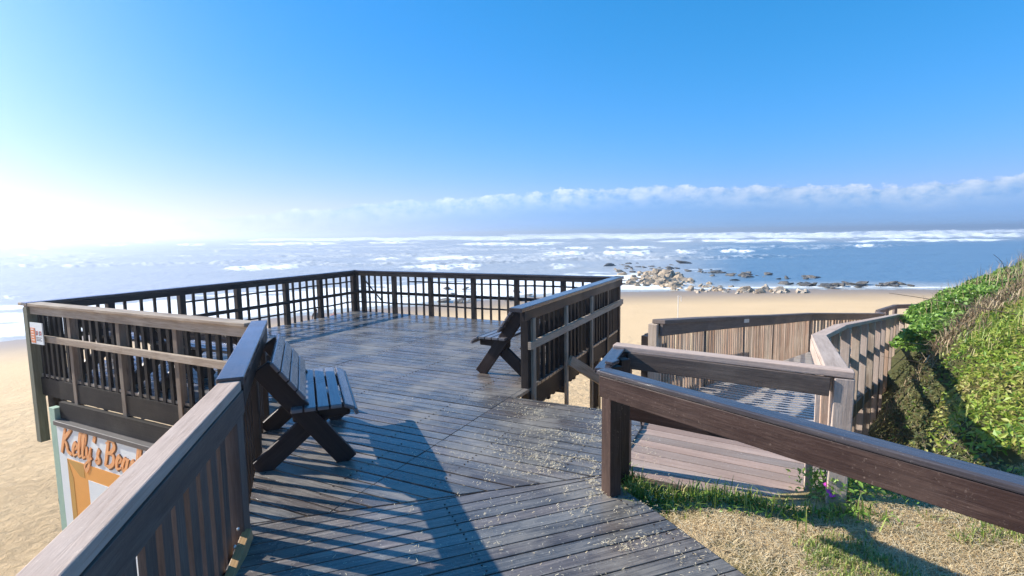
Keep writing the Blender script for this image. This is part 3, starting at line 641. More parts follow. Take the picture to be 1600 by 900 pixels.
# ------------------------------------------------------------ benches
def make_bench(length, label):
    rt = root('bench', (0, 0, 0), label, 'bench', 'dark slatted benches on the platform')
    # local: x = along the bench, y = forward (seat front at +y), z up
    def side(x):
        q = MB(); w = .055
        def bar(p0, p1, wd_):
            a = Vector((x, *p0)); b = Vector((x, *p1)); d = (b-a).normalized(); n = Vector((0, -d.z, d.y))
            c_ = []
            for p in (a, b):
                for i, j in ((-w/2, -wd_/2), (w/2, -wd_/2), (w/2, wd_/2), (-w/2, wd_/2)): c_.append(p+Vector((i, 0, 0))+n*j)
            q.hexa(c_, (b-a).length, w, wd_)
        return q, bar
    for x in (.10, length-.10):
        q, bar = side(x); bar((.33, .0), (-.24, .775), .14); o = q.build('leg_and_back_frame', WB, rt, .006)
        q, bar = side(x+.056 if x < length/2 else x-.056); bar((-.30, .0), (.16, .385), .14); o = q.build('leg', WB, rt, .006)
        q, bar = side(x+(.056 if x < length/2 else -.056)); bar((-.05, .375), (.36, .385), .10); o = q.build('seat_bearer', WB, rt, .02)
    ys = [-.015, .075, .165, .255]
    for y in ys:
        MB().beam((0, y, .455), (length, y, .455), .078, .03, 'mid').build('seat_slat', WBS, rt, .006)
    q = MB(); q.beam((0, .345, .44), (length, .345, .44), .075, .03, 'mid', side=(0, 1, -.45)); q.build('seat_slat', WBS, rt, .008)
    q = MB(); q.beam((0, .392, .40), (length, .392, .40), .05, .03, 'mid', side=(0, .35, -1)); q.build('seat_slat', WBS, rt, .008)
    for k in range(4):
        t_ = .585+.088*k+.045; yy = .33-.57*t_*1.06; zz = .775*t_*1.06; n = Vector((0, .84, .61)).normalized()
        c0 = Vector((0, yy, zz))+n*.088
        q = MB(); q.beam(c0, c0+Vector((length, 0, 0)), .080, .028, 'mid', side=(0, -.61, .84)); q.build('back_slat', WBS, rt, .006)
    return rt
def place(rt, p, heading_x):  # local +x points along heading
    rt.location = (p[0], p[1], 0); rt.rotation_euler = (0, 0, math.pi/2-heading_x)
def copy_tree(o, parent=None):
    c_ = o.copy(); COL.objects.link(c_); c_.parent = parent
    for ch in list(o.children): copy_tree(ch, c_)
    return c_
# nearest: runs along the near fence, faces right
b0 = make_bench(1.18, 'nearest dark bench at left, seat slats shining blue, backed against the dark slatted railing')
hN = math.atan2(-(PD-PC).x, -(PD-PC).y)
# bench local y is 90 deg left of local x; we need the seat to face right of heading -> run x backwards
b0x = Vector((-math.sin(hN), -math.cos(hN), 0)); fr_ = Vector((math.cos(hN), -math.sin(hN), 0))
p0 = Vector((-1.53, 3.66, 0))
place(b0, p0-b0x*1.18+fr_*.0, math.atan2(b0x.x, b0x.y))
b1 = make_bench(1.45, 'dark bench with its end frame beside the near end of the right railing')
def bplace(b, s):
    p = PN+U*s-V*.44; place(b, p, HU)
bplace(b1, .24)
b2 = copy_tree(b1); b2['label'] = 'dark bench farther along the right railing, nearest the sea corner'; bplace(b2, 2.0)
b3 = copy_tree(b1); b3['label'] = 'dark bench behind the pale-capped left railing, nearer the small white notice'
b4 = copy_tree(b1); b4['label'] = 'dark bench behind the pale-capped left railing, nearer the glossy blue cap'
for b, s in ((b3, .42), (b4, 2.12)):
    p = PL+V*s+U*.44; place(b, p, HV)

# ------------------------------------------------------------ signs
def smooth(pts_, n=6):
    out = []; P_ = [pts_[0]]+list(pts_)+[pts_[-1]]
    for i in range(1, len(P_)-2):
        for k in range(n):
            t_ = k/n; a, b, c_, d = P_[i-1:i+3]
            out.append(tuple(.5*((2*b[j])+(-a[j]+c_[j])*t_+(2*a[j]-5*b[j]+4*c_[j]-d[j])*t_*t_+(-a[j]+3*b[j]-3*c_[j]+d[j])*t_**3) for j in (0, 1)))
    out.append(tuple(pts_[-1])); return out
GL = {'K': (.72, [[(.18, 1), (.1, .5), (0, 0)], [(.62, 1.02), (.36, .78), (.1, .5)], [(.1, .5), (.3, .42), (.45, .12), (.70, .02)]]),
      'e': (.34, [[(.0, .22), (.2, .3), (.28, .45), (.15, .52), (.03, .3), (.08, .04), (.34, .12)]]),
      'l': (.25, [[(0, .1), (.2, .7), (.22, 1), (.12, 1), (.05, .5), (.08, .06), (.26, .12)]]),
      'y': (.38, [[(0, .5), (.02, .2), (.15, .08), (.28, .5)], [(.28, .5), (.2, -.2), (.03, -.45), (-.05, -.22), (.38, .12)]]),
      "'": (.20, [[(.1, 1.05), (.05, .8)]]), 's': (.30, [[(0, .05), (.2, .55), (.12, .32), (.25, .12), (.1, 0), (0, .08)]]), ' ': (.28, []),
      'B': (.62, [[(.12, 1), (.06, .5), (0, 0)], [(-.02, .88), (.3, 1.05), (.52, .85), (.35, .6), (.12, .52)], [(.12, .52), (.45, .5), (.5, .2), (.25, 0), (-.02, .06)]]),
      'a': (.42, [[(.3, .45), (.12, .5), (.0, .2), (.1, .03), (.25, .2), (.32, .5), (.28, .1), (.44, .1)]]), 'c': (.32, [[(.28, .42), (.15, .5), (.02, .25), (.1, .03), (.33, .1)]]),
      'h': (.42, [[(0, .1), (.16, .6), (.2, 1), (.08, .95), (.02, 0)], [(.02, 0), (.12, .4), (.25, .45), (.25, .1), (.42, .08)]])}
def script(text, h, org, ax, ay, az_, w, lift, slant=.22):
    """raised brush lettering; org/ax/ay/az_ vectors of the board plane"""
    q = MB(); x = 0
    for ch in text:
        adv, strokes = GL[ch]
        for st in strokes:
            P_ = smooth(st); n_ = len(P_)
            for i in range(n_-1):
                (x0, y0), (x1, y1) = P_[i], P_[i+1]; 
                p = Vector((x0+slant*y0+x, y0))*h; p2 = Vector((x1+slant*y1+x, y1))*h; d = (p2-p)
                if d.length < 1e-6: continue
                tw = lambda k: w*(.65+.5*math.sin(math.pi*min(1, (k+1)/(n_+1))))*(1.25 if y1 < y0 else .8)
                p = p-d.normalized()*w*.2; p2 = p2+d.normalized()*w*.2
                n = Vector((-d.y, d.x)).normalized()*tw(i)/2
                c_ = []
                for pt in (p, p2):
                    for a, b in ((-1, 0), (1, 0), (1, 1), (-1, 1)):
                        xy = pt+n*a; c_.append(org+ax*xy.x+ay*xy.y+az_*(lift*b+.0002*i+.001))
                q.hexa(c_, .1, .02, .01)
        x += adv*1.12
    return q
sg = root('beach_sign', tuple(PL+V*1.6+Vector((0, 0, -3.7))), 'large white sign with orange brush lettering and an orange frame under the pale-capped railing', 'sign')
OUT = -U; so_ = PL+V*.56+OUT*.10
ax = V; ay = Vector((0, 0, 1))
def panel(x0, x1, z0, z1, lift, th=.012):
    q = MB(); c_ = []
    for x in (x0, x1):
        for o_, z in ((lift, z0), (lift, z1), (lift+th, z1), (lift+th, z0)): c_.append(so_+ax*x+OUT*o_+ay*z)
    q.hexa(c_, 1, 1, .01); return q
white = flat('sign white paint', (.74, .78, .77), .4, var=.04, sc=3); orange = flat('sign orange paint', (.78, .34, .07), .45, var=.05); ochre = flat('sign ochre paint', (.52, .28, .06), .45, var=.05); mint = flat('mint green paint', (.33, .47, .36), .6, var=.15, sc=14)
panel(.0, 3.3, -2.75, -.56, 0, .03).build('board', white, sg, .004)
panel(.19, 2.9, -2.5, -.945, .031, .004).build('orange_panel', orange, sg)
panel(.64, 2.5, -2.2, -1.13, .036, .004).build('white_centre', white, sg)
q = MB(); 
def tri(pts3, mat, nm):
    me = bpy.data.meshes.new(nm); fr3 = [so_+ax*a+ay*b+OUT*.0375 for a, b in pts3]; bk = [p-OUT*.004 for p in fr3]; n_ = len(pts3)
    me.from_pydata([tuple(p-sg.location) for p in fr3+bk], [], [tuple(range(n_)), tuple(range(2*n_-1, n_-1, -1))]+[(i, n_+i, n_+(i+1) % n_, (i+1) % n_) for i in range(n_)])
    me.materials.append(mat); o = bpy.data.objects.new(nm, me); COL.objects.link(o); o.parent = sg; return o
tri([(.195, -.95), (.30, -1.17), (.30, -2.3), (.26, -2.49), (.195, -2.49)], ochre, 'frame_fold')
tri([(.20, -.95), (.56, -.95), (.56, -1.12), (.46, -1.12)], ochre, 'frame_fold')
ls_ = flat('letter shadow brown', (.16, .09, .05), .5); lo_ = flat('letter orange', (.85, .40, .16), .45, var=.05); xx = 0
for ch in "Kelly's Beach":
    if ch != ' ':
        script(ch, .31, so_+ax*(.10+xx)+ay*-.885, ax, ay, OUT, .048, .031).build('letter_shadow', ls_, sg)
        script(ch, .31, so_+ax*(.092+xx)+ay*-.877+OUT*.006, ax, ay, OUT, .034, .033).build('letter', lo_, sg)
    xx += GL[ch][0]*1.12*.31
panel(-.16, -.03, -3.9, -.36, -.06, .08).build('side_post', mint, sg, .004)
panel(3.33, 3.45, -3.9, -.36, -.06, .08).build('side_post', mint, sg, .004)
panel(-.02, 3.1, -.555, -.50, -.05, .10).build('top_ledge', flat('dark weathered ledge', (.10, .09, .085), .5), sg, .004)
panel(-.02, 3.32, -.495, -.29, -.09, .06).build('dark_backing_beam', WDK, sg)
panel(-.19, -.165, -1.62, -1.55, -.02, .03).build('bracket', WD, sg)
nt_ = root('notice', tuple(PL+Vector((0, 0, .6))), 'small white notice with an orange block and two red symbols on the left corner post', 'notice')
no_ = PL+OUT*.11+V*.16+Vector((0, 0, -.07))
def npan(x0, x1, z0, z1, lift, mat, nm, th=.006):
    q = MB(); c_ = []
    for x in (x0, x1):
        for o_, z in ((lift, z0), (lift, z1), (lift+th, z1), (lift+th, z0)): c_.append(no_+ax*x+OUT*o_+ay*z)
    q.hexa(c_, .1, .1, .01); return q.build(nm, mat, nt_)
npan(0, .29, .49, .755, 0, white, 'plate', .012)
npan(.012, .115, .505, .69, .0125, flat('notice orange', (.75, .22, .07), .5), 'orange_block', .003)
ink = flat('notice ink', (.08, .05, .07), .5); redink = flat('notice red', (.5, .06, .06), .5); pale = flat('notice pale marks', (.85, .75, .65), .5)
for k in range(5): npan(.03, .095-(k % 2)*.012, .665-k*.033, .678-k*.033, .016, pale, 'text_line', .001)
for k in range(3): npan(.135, .265-(k % 2)*.03, .535+k*.018, .543+k*.018, .0125, ink, 'text_line', .001)
for x in (.135, .215):
    npan(x, x+.011, .60, .655, .0125, ink, 'symbol', .002); npan(x+.012, x+.045, .643, .655, .0125, redink, 'symbol', .002); npan(x+.036, x+.047, .622, .642, .0125, redink, 'symbol', .002); npan(x+.012, x+.045, .609, .621, .0125, redink, 'symbol', .002)

# ------------------------------------------------------------ rocks
def rockmat(name, a, b, c_, rough=.85):
    M = MT(name); P = M.n('ShaderNodeNewGeometry').outputs['Position']
    k = M.noise(P, 1.3, 6, .65, .5); M.set('Base Color', M.ramp(k, [(.3, a), (.5, b), (.7, c_)])); M.set('Roughness', rough)
    M.bump(M.noise(P, 4, 6, .7, .4), .9, .12); return M.m
RP = rockmat('pale sandstone', (.17, .125, .085), (.38, .29, .19), (.54, .43, .30)); RDK = rockmat('wet dark rock', (.06, .055, .045), (.12, .105, .085), (.20, .17, .135), .6)
RWH = rockmat('bleached boulder', (.26, .21, .15), (.44, .36, .27), (.56, .48, .37))
def rock_mesh(seed, mat, squash):
    bm = bmesh.new(); bmesh.ops.create_icosphere(bm, subdivisions=3, radius=1)
    rs = random.Random(seed); planes = [(Vector((rs.gauss(0, 1), rs.gauss(0, 1), rs.gauss(0, .8))).normalized(), rs.uniform(.42, .85)) for _ in range(13)]
    for v in bm.verts:
        p = v.co.copy()
        for n_, d in planes:
            k = p.dot(n_)
            if k > d: p -= n_*(k-d)*.92
        p *= 1+.22*mn.noise(p*2.6+Vector((seed, 0, 0)))
        v.co = Vector((p.x*1.2, p.y, p.z*squash))
    me = bpy.data.meshes.new('rock'); bm.to_mesh(me); bm.free(); me.materials.append(mat); return me
PM = [rock_mesh(i, RP, .72) for i in range(6)]; DM = [rock_mesh(20+i, RDK, .32) for i in range(5)]; WMh = [rock_mesh(40+i, RWH, .8) for i in range(3)]
def rock(px, py, size, ms, label, group, z=None, nm='rock', zs=1):
    z0 = -4.95
    x, y = at(px, py, z0)
    zz = max(float(ground_z(np.array([x]), np.array([y]))[0]), SEA-.1) if z is None else z
    o = bpy.data.objects.new(nm, random.choice(ms)); COL.objects.link(o); o.location = (x, y, zz+size*.12); s = size*random.uniform(.8, 1.2)
    o.scale = (s*random.uniform(.8, 1.5), s*random.uniform(.7, 1.2), s*random.uniform(.7, 1.15)*zs); o.rotation_euler = (random.uniform(-.35, .35), random.uniform(-.35, .35), random.uniform(0, 6.28))
    tag(o, label, 'rock', group); return o
rs = random.Random(5)
def gy_(px): return np.interp(px, [960, 1010, 1060, 1120, 1180, 1260], [430, 434, 440, 447, 452, 455])
for i in range(165):
    px = rs.choice([rs.gauss(1030, 32), rs.uniform(965, 1235)]); 
    if px < 955: continue
    spread = np.interp(px, [960, 1060, 1120, 1250], [17, 15, 7, 3]); py = gy_(px)+rs.uniform(-1, 1)*spread*.7+3
    rock(px, py, rs.uniform(.25, .8) if px < 1075 else rs.uniform(.2, .5), PM, 'sunlit tan rock in the ridge between the sand and the water', 'tan rocks of the shore ridge')
for i in range(16):
    rock(rs.gauss(1045, 12), rs.uniform(428, 444), rs.uniform(.8, 1.15), PM, 'large tan rock standing in the highest part of the shore ridge', 'tall rocks at the top of the shore ridge', zs=1.1)
for px, py, s, lb in ((1197, 452, .7, 'bleached whitish boulder on the sand, left of the pair by the ridge'), (1216, 455, .75, 'bleached whitish boulder on the sand, right of the pair by the ridge'), (1122, 450, .6, 'rounded pale boulder at the water side of the rock ridge')):
    rock(px, py, s, WMh, lb, None, nm='boulder')
for i in range(30): rock(rs.uniform(1085, 1262), rs.gauss(457, 1.8), rs.uniform(.22, .42), WMh, 'small pale stone scattered on the sand below the ridge', 'small pale stones on the sand')
for i in range(62):
    t_ = rs.random()
    px = 960+t_*325; py = np.interp(px, [960, 1060, 1150, 1285], [416, 420, 430, 436])+rs.gauss(0, 3.2)
    rock(px, py, rs.uniform(.3, .8), DM, 'dark wet rock awash in the shallows beyond the ridge', 'dark rocks awash in the shallows', z=SEA+.05)
for i in range(28):
    px = rs.uniform(1225, 1425); rock(px, 446+rs.gauss(0, 2.0), rs.uniform(.35, .8), DM, 'low dark rock at the water edge right of the ridge', 'low dark rocks at the water edge', z=SEA+.05)
rock(1066, 412, 1.4, DM, 'lone dark rock with surf breaking behind the shore ridge', None, z=SEA+.2, nm='boulder')
rock(950, 417, 1.5, DM, 'dark rock mass showing just left of the top of the shore ridge', None, z=SEA+.2, nm='boulder')
for i in range(14):
    rock(rs.uniform(690, 860), rs.uniform(452, 474), rs.uniform(.25, .7), DM, 'dark rock at the water edge seen through the seaward railing', 'dark rocks seen through the railing', z=SEA+.12)
# thin white marker pole on the beach
x, y = at(1059, 500, -4.3); zg = float(ground_z(np.array([x]), np.array([y]))[0])
mk = root('marker_pole', (x, y, zg), 'thin white marker pole standing on the open sand', 'pole'); wp = flat('white pole', (.8, .8, .76), .5)
MB().post(x, y, zg-.2, zg+1.7, .035, .035, 0).build('pole', wp, mk); MB().beam((x, y, zg+1.66), (x+.2, y, zg+1.66), .03, .03).build('crossbar', wp, mk); MB().post(x+.2, y, zg+1.3, zg+1.66, .03, .03, 0).build('drop_arm', wp, mk)

# ------------------------------------------------------------ vegetation
def leafmat(name, cols, rough=.5, trans=.25, sc=1.2):
    M = MT(name); a = M.attr('tone').outputs['Fac']; P = M.n('ShaderNodeNewGeometry').outputs['Position']
    M.set('Base Color', M.ramp(a, [(i/(len(cols)-1), c_) for i, c_ in enumerate(cols)])); M.set('Roughness', rough)
    try: M.set('Transmission Weight', 0)
    except Exception: pass
    tr = M.n('ShaderNodeBsdfTranslucent'); M.L.new(M.b.inputs['Base Color'].links[0].from_socket, tr.inputs[0])
    mx_ = M.n('ShaderNodeMixShader'); mx_.inputs[0].default_value = trans; out = M.N['Material Output']
    M.L.new(M.b.outputs[0], mx_.inputs[1]); M.L.new(tr.outputs[0], mx_.inputs[2]); M.L.new(mx_.outputs[0], out.inputs[0]); return M.m
GREEN = leafmat('shrub leaf', [(.06, .15, .02), (.14, .28, .04), (.25, .41, .07), (.42, .55, .15)], .4, .35)
YEL = leafmat('succulent ground cover leaf', [(.07, .15, .02), (.17, .29, .035), (.30, .41, .05), (.40, .42, .09), (.36, .27, .11), (.55, .54, .16)], .5, .35)
BRN = leafmat('dry brush', [(.09, .06, .03), (.22, .15, .08), (.38, .28, .16), (.52, .42, .27)], .8, .1)
STR = leafmat('straw', [(.42, .29, .14), (.62, .46, .24), (.76, .61, .36), (.84, .74, .52)], .7, .15)
GRS = leafmat('grass blade', [(.08, .15, .02), (.17, .26, .04), (.30, .36, .07), (.50, .44, .18)], .5, .25)
def leaves(name, P, size, mat, tone, up=.55, label=None, cat=None, kind=None, aspect=.62, group=None):
    n_ = len(P); nv = rng.normal(size=(n_, 3)); nv[:, 2] = np.abs(nv[:, 2])+up; nv /= np.linalg.norm(nv, axis=1)[:, None]
    t_ = np.cross(nv, rng.normal(size=(n_, 3))); t_ /= np.linalg.norm(t_, axis=1)[:, None]; b_ = np.cross(nv, t_)
    s = (size*(.6+.8*rng.random(n_)))[:, None]
    a = P-t_*s*.5; c_ = P+t_*s*.5; l = P+b_*s*.5*aspect+nv*s*.10; r_ = P-b_*s*.5*aspect+nv*s*.10
    VV = np.stack([a, l, c_, r_], 1).reshape(-1, 3); i = np.arange(n_)*4
    o = npmesh(name, VV, np.stack([i, i+1, i+2, i+3], 1), mat, {'tone': np.repeat(tone, 4)}); return tag(o, label, cat, group, kind)
def blades(name, P, h, w, mat, tone, lean=.5, label=None, cat=None, kind=None, flatten=1.0, group=None):
    n_ = len(P); a = rng.random(n_)*2*np.pi; d = np.stack([np.cos(a), np.sin(a), np.zeros(n_)], 1); side = np.stack([-np.sin(a), np.cos(a), np.zeros(n_)], 1)
    hh = (h*(.5+rng.random(n_)))[:, None]; ln = (lean*rng.random(n_))[:, None]; zz = np.array([0, 0, 1.])
    b0_ = P-side*w/2; b1_ = P+side*w/2; m_ = P+(zz*.6*flatten+d*ln*.4)*hh; tp = P+(zz*(.95-.3*ln)*flatten+d*ln*1.1)*hh
    VV = np.stack([b0_, b1_, m_+side*w*.4, m_-side*w*.4, tp], 1).reshape(-1, 3); i = np.arange(n_)*5
    F_ = np.concatenate([np.stack([i, i+1, i+2], 1), np.stack([i, i+2, i+3], 1), np.stack([i+3, i+2, i+4], 1)])
    o = npmesh(name, VV, F_, mat, {'tone': np.repeat(tone, 5)}); return tag(o, label, cat, group, kind)
def scat(n_, x0, x1, y0, y1, f):
    x = rng.uniform(x0, x1, n_); y = rng.uniform(y0, y1, n_); k = rng.random(n_) < f(x, y); x = x[k]; y = y[k]
    return np.stack([x, y, ground_z(x, y)], 1)
def ramp_clear(x, y):   # 0 on the ramp, 1 on the bank
    xr = np.interp(y, [3.0, 5.2, 6.0, 8.7, 11.4, 14.7], [2.15, 3.15, 4.0, 6.25, 8.5, 12.5]); return sst(.02, .15, x-xr)
def shade_zone(x, y): xr = np.interp(y, [3.0, 5.2, 6.0, 8.7, 11.4, 14.7], [2.15, 3.1, 3.95, 6.2, 8.45, 12.5]); return x-xr
bankf = lambda x, y: ramp_clear(x, y)*sst(-2.2, -1.2, ground_z(x, y))
# which plants grow where
def brushf(x, y): # dead brush band running up the bank
    c_ = 7.75+.62*(x-6.7); return np.exp(-((y-c_)/.42)**2)*sst(5.6, 6.4, x)
def shrubf(x, y): return sst(.15, .5, y-(7.75+.62*(x-6.7)))
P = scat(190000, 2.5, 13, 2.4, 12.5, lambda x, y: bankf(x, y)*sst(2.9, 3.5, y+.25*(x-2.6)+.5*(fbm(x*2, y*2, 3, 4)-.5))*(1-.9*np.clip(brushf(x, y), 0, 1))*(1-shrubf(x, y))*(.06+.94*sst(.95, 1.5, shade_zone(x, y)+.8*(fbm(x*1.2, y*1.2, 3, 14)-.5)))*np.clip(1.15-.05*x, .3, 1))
P[:, 2] += rng.random(len(P))*.10+.10*fbm(P[:, 0]*3, P[:, 1]*3, 3, 40)
tn = np.clip(.15+.95*fbm(P[:, 0]*.9, P[:, 1]*.9, 4, 8)+rng.normal(0, .16, len(P))-.1, 0, 1)
leaves('ground_cover', P, .042+.003*P[:, 1], YEL, tn, .5, 'yellow-green succulent mat covering the bank right of the ramp', 'ground cover', 'stuff', aspect=.45)
P = scat(60000, 2.5, 9, 2.4, 9.5, lambda x, y: bankf(x, y)*sst(3.0, 3.4, y+.2*(x-2.6))*sst(.52, .60, fbm(x*.8+3, y*.8, 3, 61))*sst(.95, 1.5, shade_zone(x, y))*(1-shrubf(x, y)))
P[:, 2] += .04+rng.random(len(P))*.16
leaves('ground_cover', P, np.full(len(P), .05), GREEN, np.clip(rng.normal(.62, .25, len(P)), 0, 1), .4, 'fresh green leafy patches in the succulent mat on the bank', 'ground cover', 'stuff')
P = scat(26000, 2.5, 12, 2.4, 11, lambda x, y: bankf(x, y)*sst(3.1, 3.6, y+.2*(x-2.6))*sst(.55, .66, fbm(x*1.5+9, y*1.5, 4, 91))*(1-shrubf(x, y))*sst(.95, 1.5, shade_zone(x, y)))
P[:, 2] += .05+rng.random(len(P))*.2
blades('bank_grass', P, .15, .009, GRS, np.clip(rng.normal(.6, .3, len(P)), 0, 1), 1.0, 'tufts of longer grass among the succulents on the bank', 'grass', 'stuff')
# shrub: broad round leaves, lumpy crowns
def shrub(name, blobs, nleaf, size, mat, label, group=None):
    allp = []
    for (cx, cy, cz, rx, ry, rz) in blobs:
        k = int(nleaf*rx*ry/sum(b[3]*b[4] for b in blobs)); d = rng.normal(size=(k, 3)); d /= np.linalg.norm(d, axis=1)[:, None]; d[:, 2] = np.abs(d[:, 2])
        rr_ = (.62+.42*rng.random(k)**.6)*(.80+.45*fbm(d[:, 0]*3+cx*3, d[:, 1]*3+cy+d[:, 2]*3, 3, 3)); p = d*rr_[:, None]*np.array([rx, ry, rz])+np.array([cx, cy, cz]); allp.append(p)
    P = np.concatenate(allp); return leaves(name, P, np.full(len(P), size), mat, np.clip(rng.normal(.5, .27, len(P)), 0, 1), .35, label, 'shrub', aspect=.85, group=group)
bl = []
for k in range(60):
    x = rng.uniform(6.9, 12.0); y = 8.15+(x-6.7)*.62+rng.uniform(.1, 2.3); 
    if x-np.interp(y, [8.7, 11.4, 14.7], [6.3, 8.6, 12.6]) < .75: continue
    z = float(ground_z(np.array([x]), np.array([y]))[0]); bl.append((x, y, z-.12, rng.uniform(.4, .65), rng.uniform(.4, .65), rng.uniform(.28, .45)))
shrub('shrub', bl, 90000, .075, GREEN, 'dense round-leaved green shrub capping the bank beyond the ramp')
bl = [(8.35, 10.35, -.62, .34, .34, .42), (8.0, 9.8, -.85, .28, .28, .35)]
shrub('shrub', bl, 3500, .075, GREEN, 'small dark leafy bush at the foot of the brush beside the ramp posts')
# dead brush
P = scat(26000, 5, 13, 6.5, 12, lambda x, y: bankf(x, y)*brushf(x, y)); P[:, 2] += rng.random(len(P))*.12+.10
blades('dead_brush', P, .17, .012, BRN, np.clip(rng.normal(.42, .28, len(P)), 0, 1), 2.2, 'brown dead brush in a band up the bank', 'brush', 'stuff')
P = scat(1500, 8, 13, 9.5, 13.5, lambda x, y: bankf(x, y)*shrubf(x, y)); P[:, 2] += .15+rng.random(len(P))*.1
blades('crest_grass', P, .38, .008, BRN, np.clip(rng.normal(.6, .25, len(P)), 0, 1), .7, 'thin dry grass stems rising along the crest of the bank', 'grass', 'stuff')
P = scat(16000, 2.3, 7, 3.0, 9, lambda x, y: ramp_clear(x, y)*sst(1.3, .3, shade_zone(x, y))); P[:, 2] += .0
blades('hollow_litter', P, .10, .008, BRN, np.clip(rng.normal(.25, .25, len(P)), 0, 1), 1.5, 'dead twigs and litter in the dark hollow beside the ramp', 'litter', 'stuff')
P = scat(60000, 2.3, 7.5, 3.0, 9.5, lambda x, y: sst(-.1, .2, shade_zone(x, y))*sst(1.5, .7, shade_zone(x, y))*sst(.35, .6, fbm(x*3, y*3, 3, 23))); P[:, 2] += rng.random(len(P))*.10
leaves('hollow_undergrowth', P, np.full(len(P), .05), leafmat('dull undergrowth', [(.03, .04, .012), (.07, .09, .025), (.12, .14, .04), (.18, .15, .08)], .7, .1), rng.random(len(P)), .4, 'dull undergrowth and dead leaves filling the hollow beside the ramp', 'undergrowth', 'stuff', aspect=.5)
def twig(name, pts_, r0, mat, label, cat):
    cu = bpy.data.curves.new(name, 'CURVE'); cu.dimensions = '3D'; sp_ = cu.splines.new('POLY'); sp_.points.add(len(pts_)-1)
    for i, p in enumerate(pts_): sp_.points[i].co = (*p, 1); sp_.points[i].radius = 1-.7*i/len(pts_)
    cu.bevel_depth = r0; cu.bevel_resolution = 1; o = bpy.data.objects.new(name, cu); me = bpy.data.meshes.new_from_object(o); bpy.data.objects.remove(o)
    me.materials.clear(); me.materials.append(mat); o = bpy.data.objects.new(name, me); COL.objects.link(o); return tag(o, label, cat)
TW = flat('grey dry stick', (.30, .24, .17), .8); TWD = flat('dark dry stick', (.09, .065, .045), .8)
def stick(x, y, dz, dx, dy, r0, mat, label, g_='dry sticks leaning out of the hollow'):
    z = float(ground_z(np.array([x]), np.array([y]))[0]); P_ = []
    for k in range(7):
        t_ = k/6; P_.append((x+dx*t_+random.uniform(-.02, .02), y+dy*t_+random.uniform(-.02, .02), z+dz*(t_-.25*t_*t_)))
    o = twig('stick', P_, r0, mat, label, 'stick'); 
    if g_: o['group'] = g_
for k in range(26):
    y = random.uniform(3.9, 5.4); x = np.interp(y, [3.0, 5.2, 6.0], [2.3, 3.3, 4.1])+random.uniform(.15, 1.0)
    stick(x, y, random.uniform(.15, .45), random.uniform(-.35, .2), random.uniform(-.2, .2), random.uniform(.003, .006), TW, 'pale dry stick leaning out of the hollow beside the ramp')
stick(9.6, 10.0, .9, -.5, 0, .008, TWD, 'tall dark curved stem standing on the crest of the bank', None)
stick(6.9, 6.6, .35, -1.3, 1.2, .009, TWD, 'long dark stem lying across the yellow-green bank', None)
for k in range(14):
    x = random.uniform(8.2, 10.8); stick(x, 10.5+(x-8.5)*.45, random.uniform(.3, .6), random.uniform(-.15, .15), 0, .004, TWD, 'thin bare stem sticking up from the bank crest', 'bare stems on the bank crest')
for k in range(40):
    x = random.uniform(5.6, 9.5); y = 7.75+.62*(x-6.7)+random.uniform(-.4, .4); stick(x, y, random.uniform(.05, .2), random.uniform(-.7, .7), random.uniform(-.4, .4), random.uniform(.004, .009), TWD if k % 2 else TW, 'tangled dead branch in the brown brush band', 'dead branches in the brush band')
# foreground grass
def onwalk(x, y): return sst(.02, .10, x-np.interp(y, [-1.6, 3.4, 3.6, 4.0], [2.98, .72, .70, .9]))
lipf = lambda x, y: np.exp(-((y-(3.42-.30*(x-.8)))/.16)**2)*sst(.68, .8, x)*sst(2.25, 1.9, x)*sst(3.55, 3.40, y+.47*(x-.8))
P = scat(150000, .8, 4.6, .8, 3.6, lambda x, y: onwalk(x, y)*(.45+.55*sst(.4, .6, fbm(x*4, y*4, 3, 2)))*sst(3.50, 3.38, y+.47*(x-.8)*(x < 2.05)))
blades('straw_grass', P, .045, .0030, STR, np.clip(rng.normal(.5, .3, len(P)), 0, 1), 2.6, 'dry straw-coloured turf in the right foreground', 'grass', 'stuff', .45)
P = scat(90000, .8, 5, .8, 3.9, lambda x, y: onwalk(x, y)*sst(.46, .60, fbm(x*2.3, y*2.3, 4, 71)+.16*sst(2.5, 3.2, y+.2*(x-2.0))-.12)*sst(3.50, 3.38, y+.47*(x-.8)*(x < 2.05)))
blades('green_grass', P, .045, .0055, GRS, np.clip(rng.normal(.55, .3, len(P)), 0, 1), 1.2, 'short green grass patches in the right foreground', 'grass', 'stuff')
P = scat(14000, .66, 2.3, 2.6, 3.6, lipf); P[:, 2] += rng.random(len(P))*.05
leaves('leafy_weeds', P, np.full(len(P), .040), GREEN, np.clip(rng.normal(.55, .28, len(P)), 0, 1), .25, 'leafy green weeds along the front edge of the pale landing', 'weeds', 'stuff', aspect=.3)
P = scat(8000, .66, 2.3, 2.6, 3.6, lipf); blades('lip_grass', P, .11, .008, GRS, np.clip(rng.normal(.45, .3, len(P)), 0, 1), .9, 'longer grass blades among the weeds below the landing', 'grass', 'stuff')
P = scat(5000, 1.85, 2.5, 2.9, 3.7, lambda x, y: np.exp(-(((x-2.02)/.13)**2+((y-3.20)/.18)**2))+.5*np.exp(-(((x-2.35)/.15)**2+((y-3.2)/.2)**2))); P[:, 2] += rng.random(len(P))*.16
leaves('weed_tuft', P, np.full(len(P), .035), GREEN, np.clip(rng.normal(.7, .2, len(P)), 0, 1), .3, 'bright green weed tuft around the foot of the weathered corner post', 'weeds', 'stuff', aspect=.5)
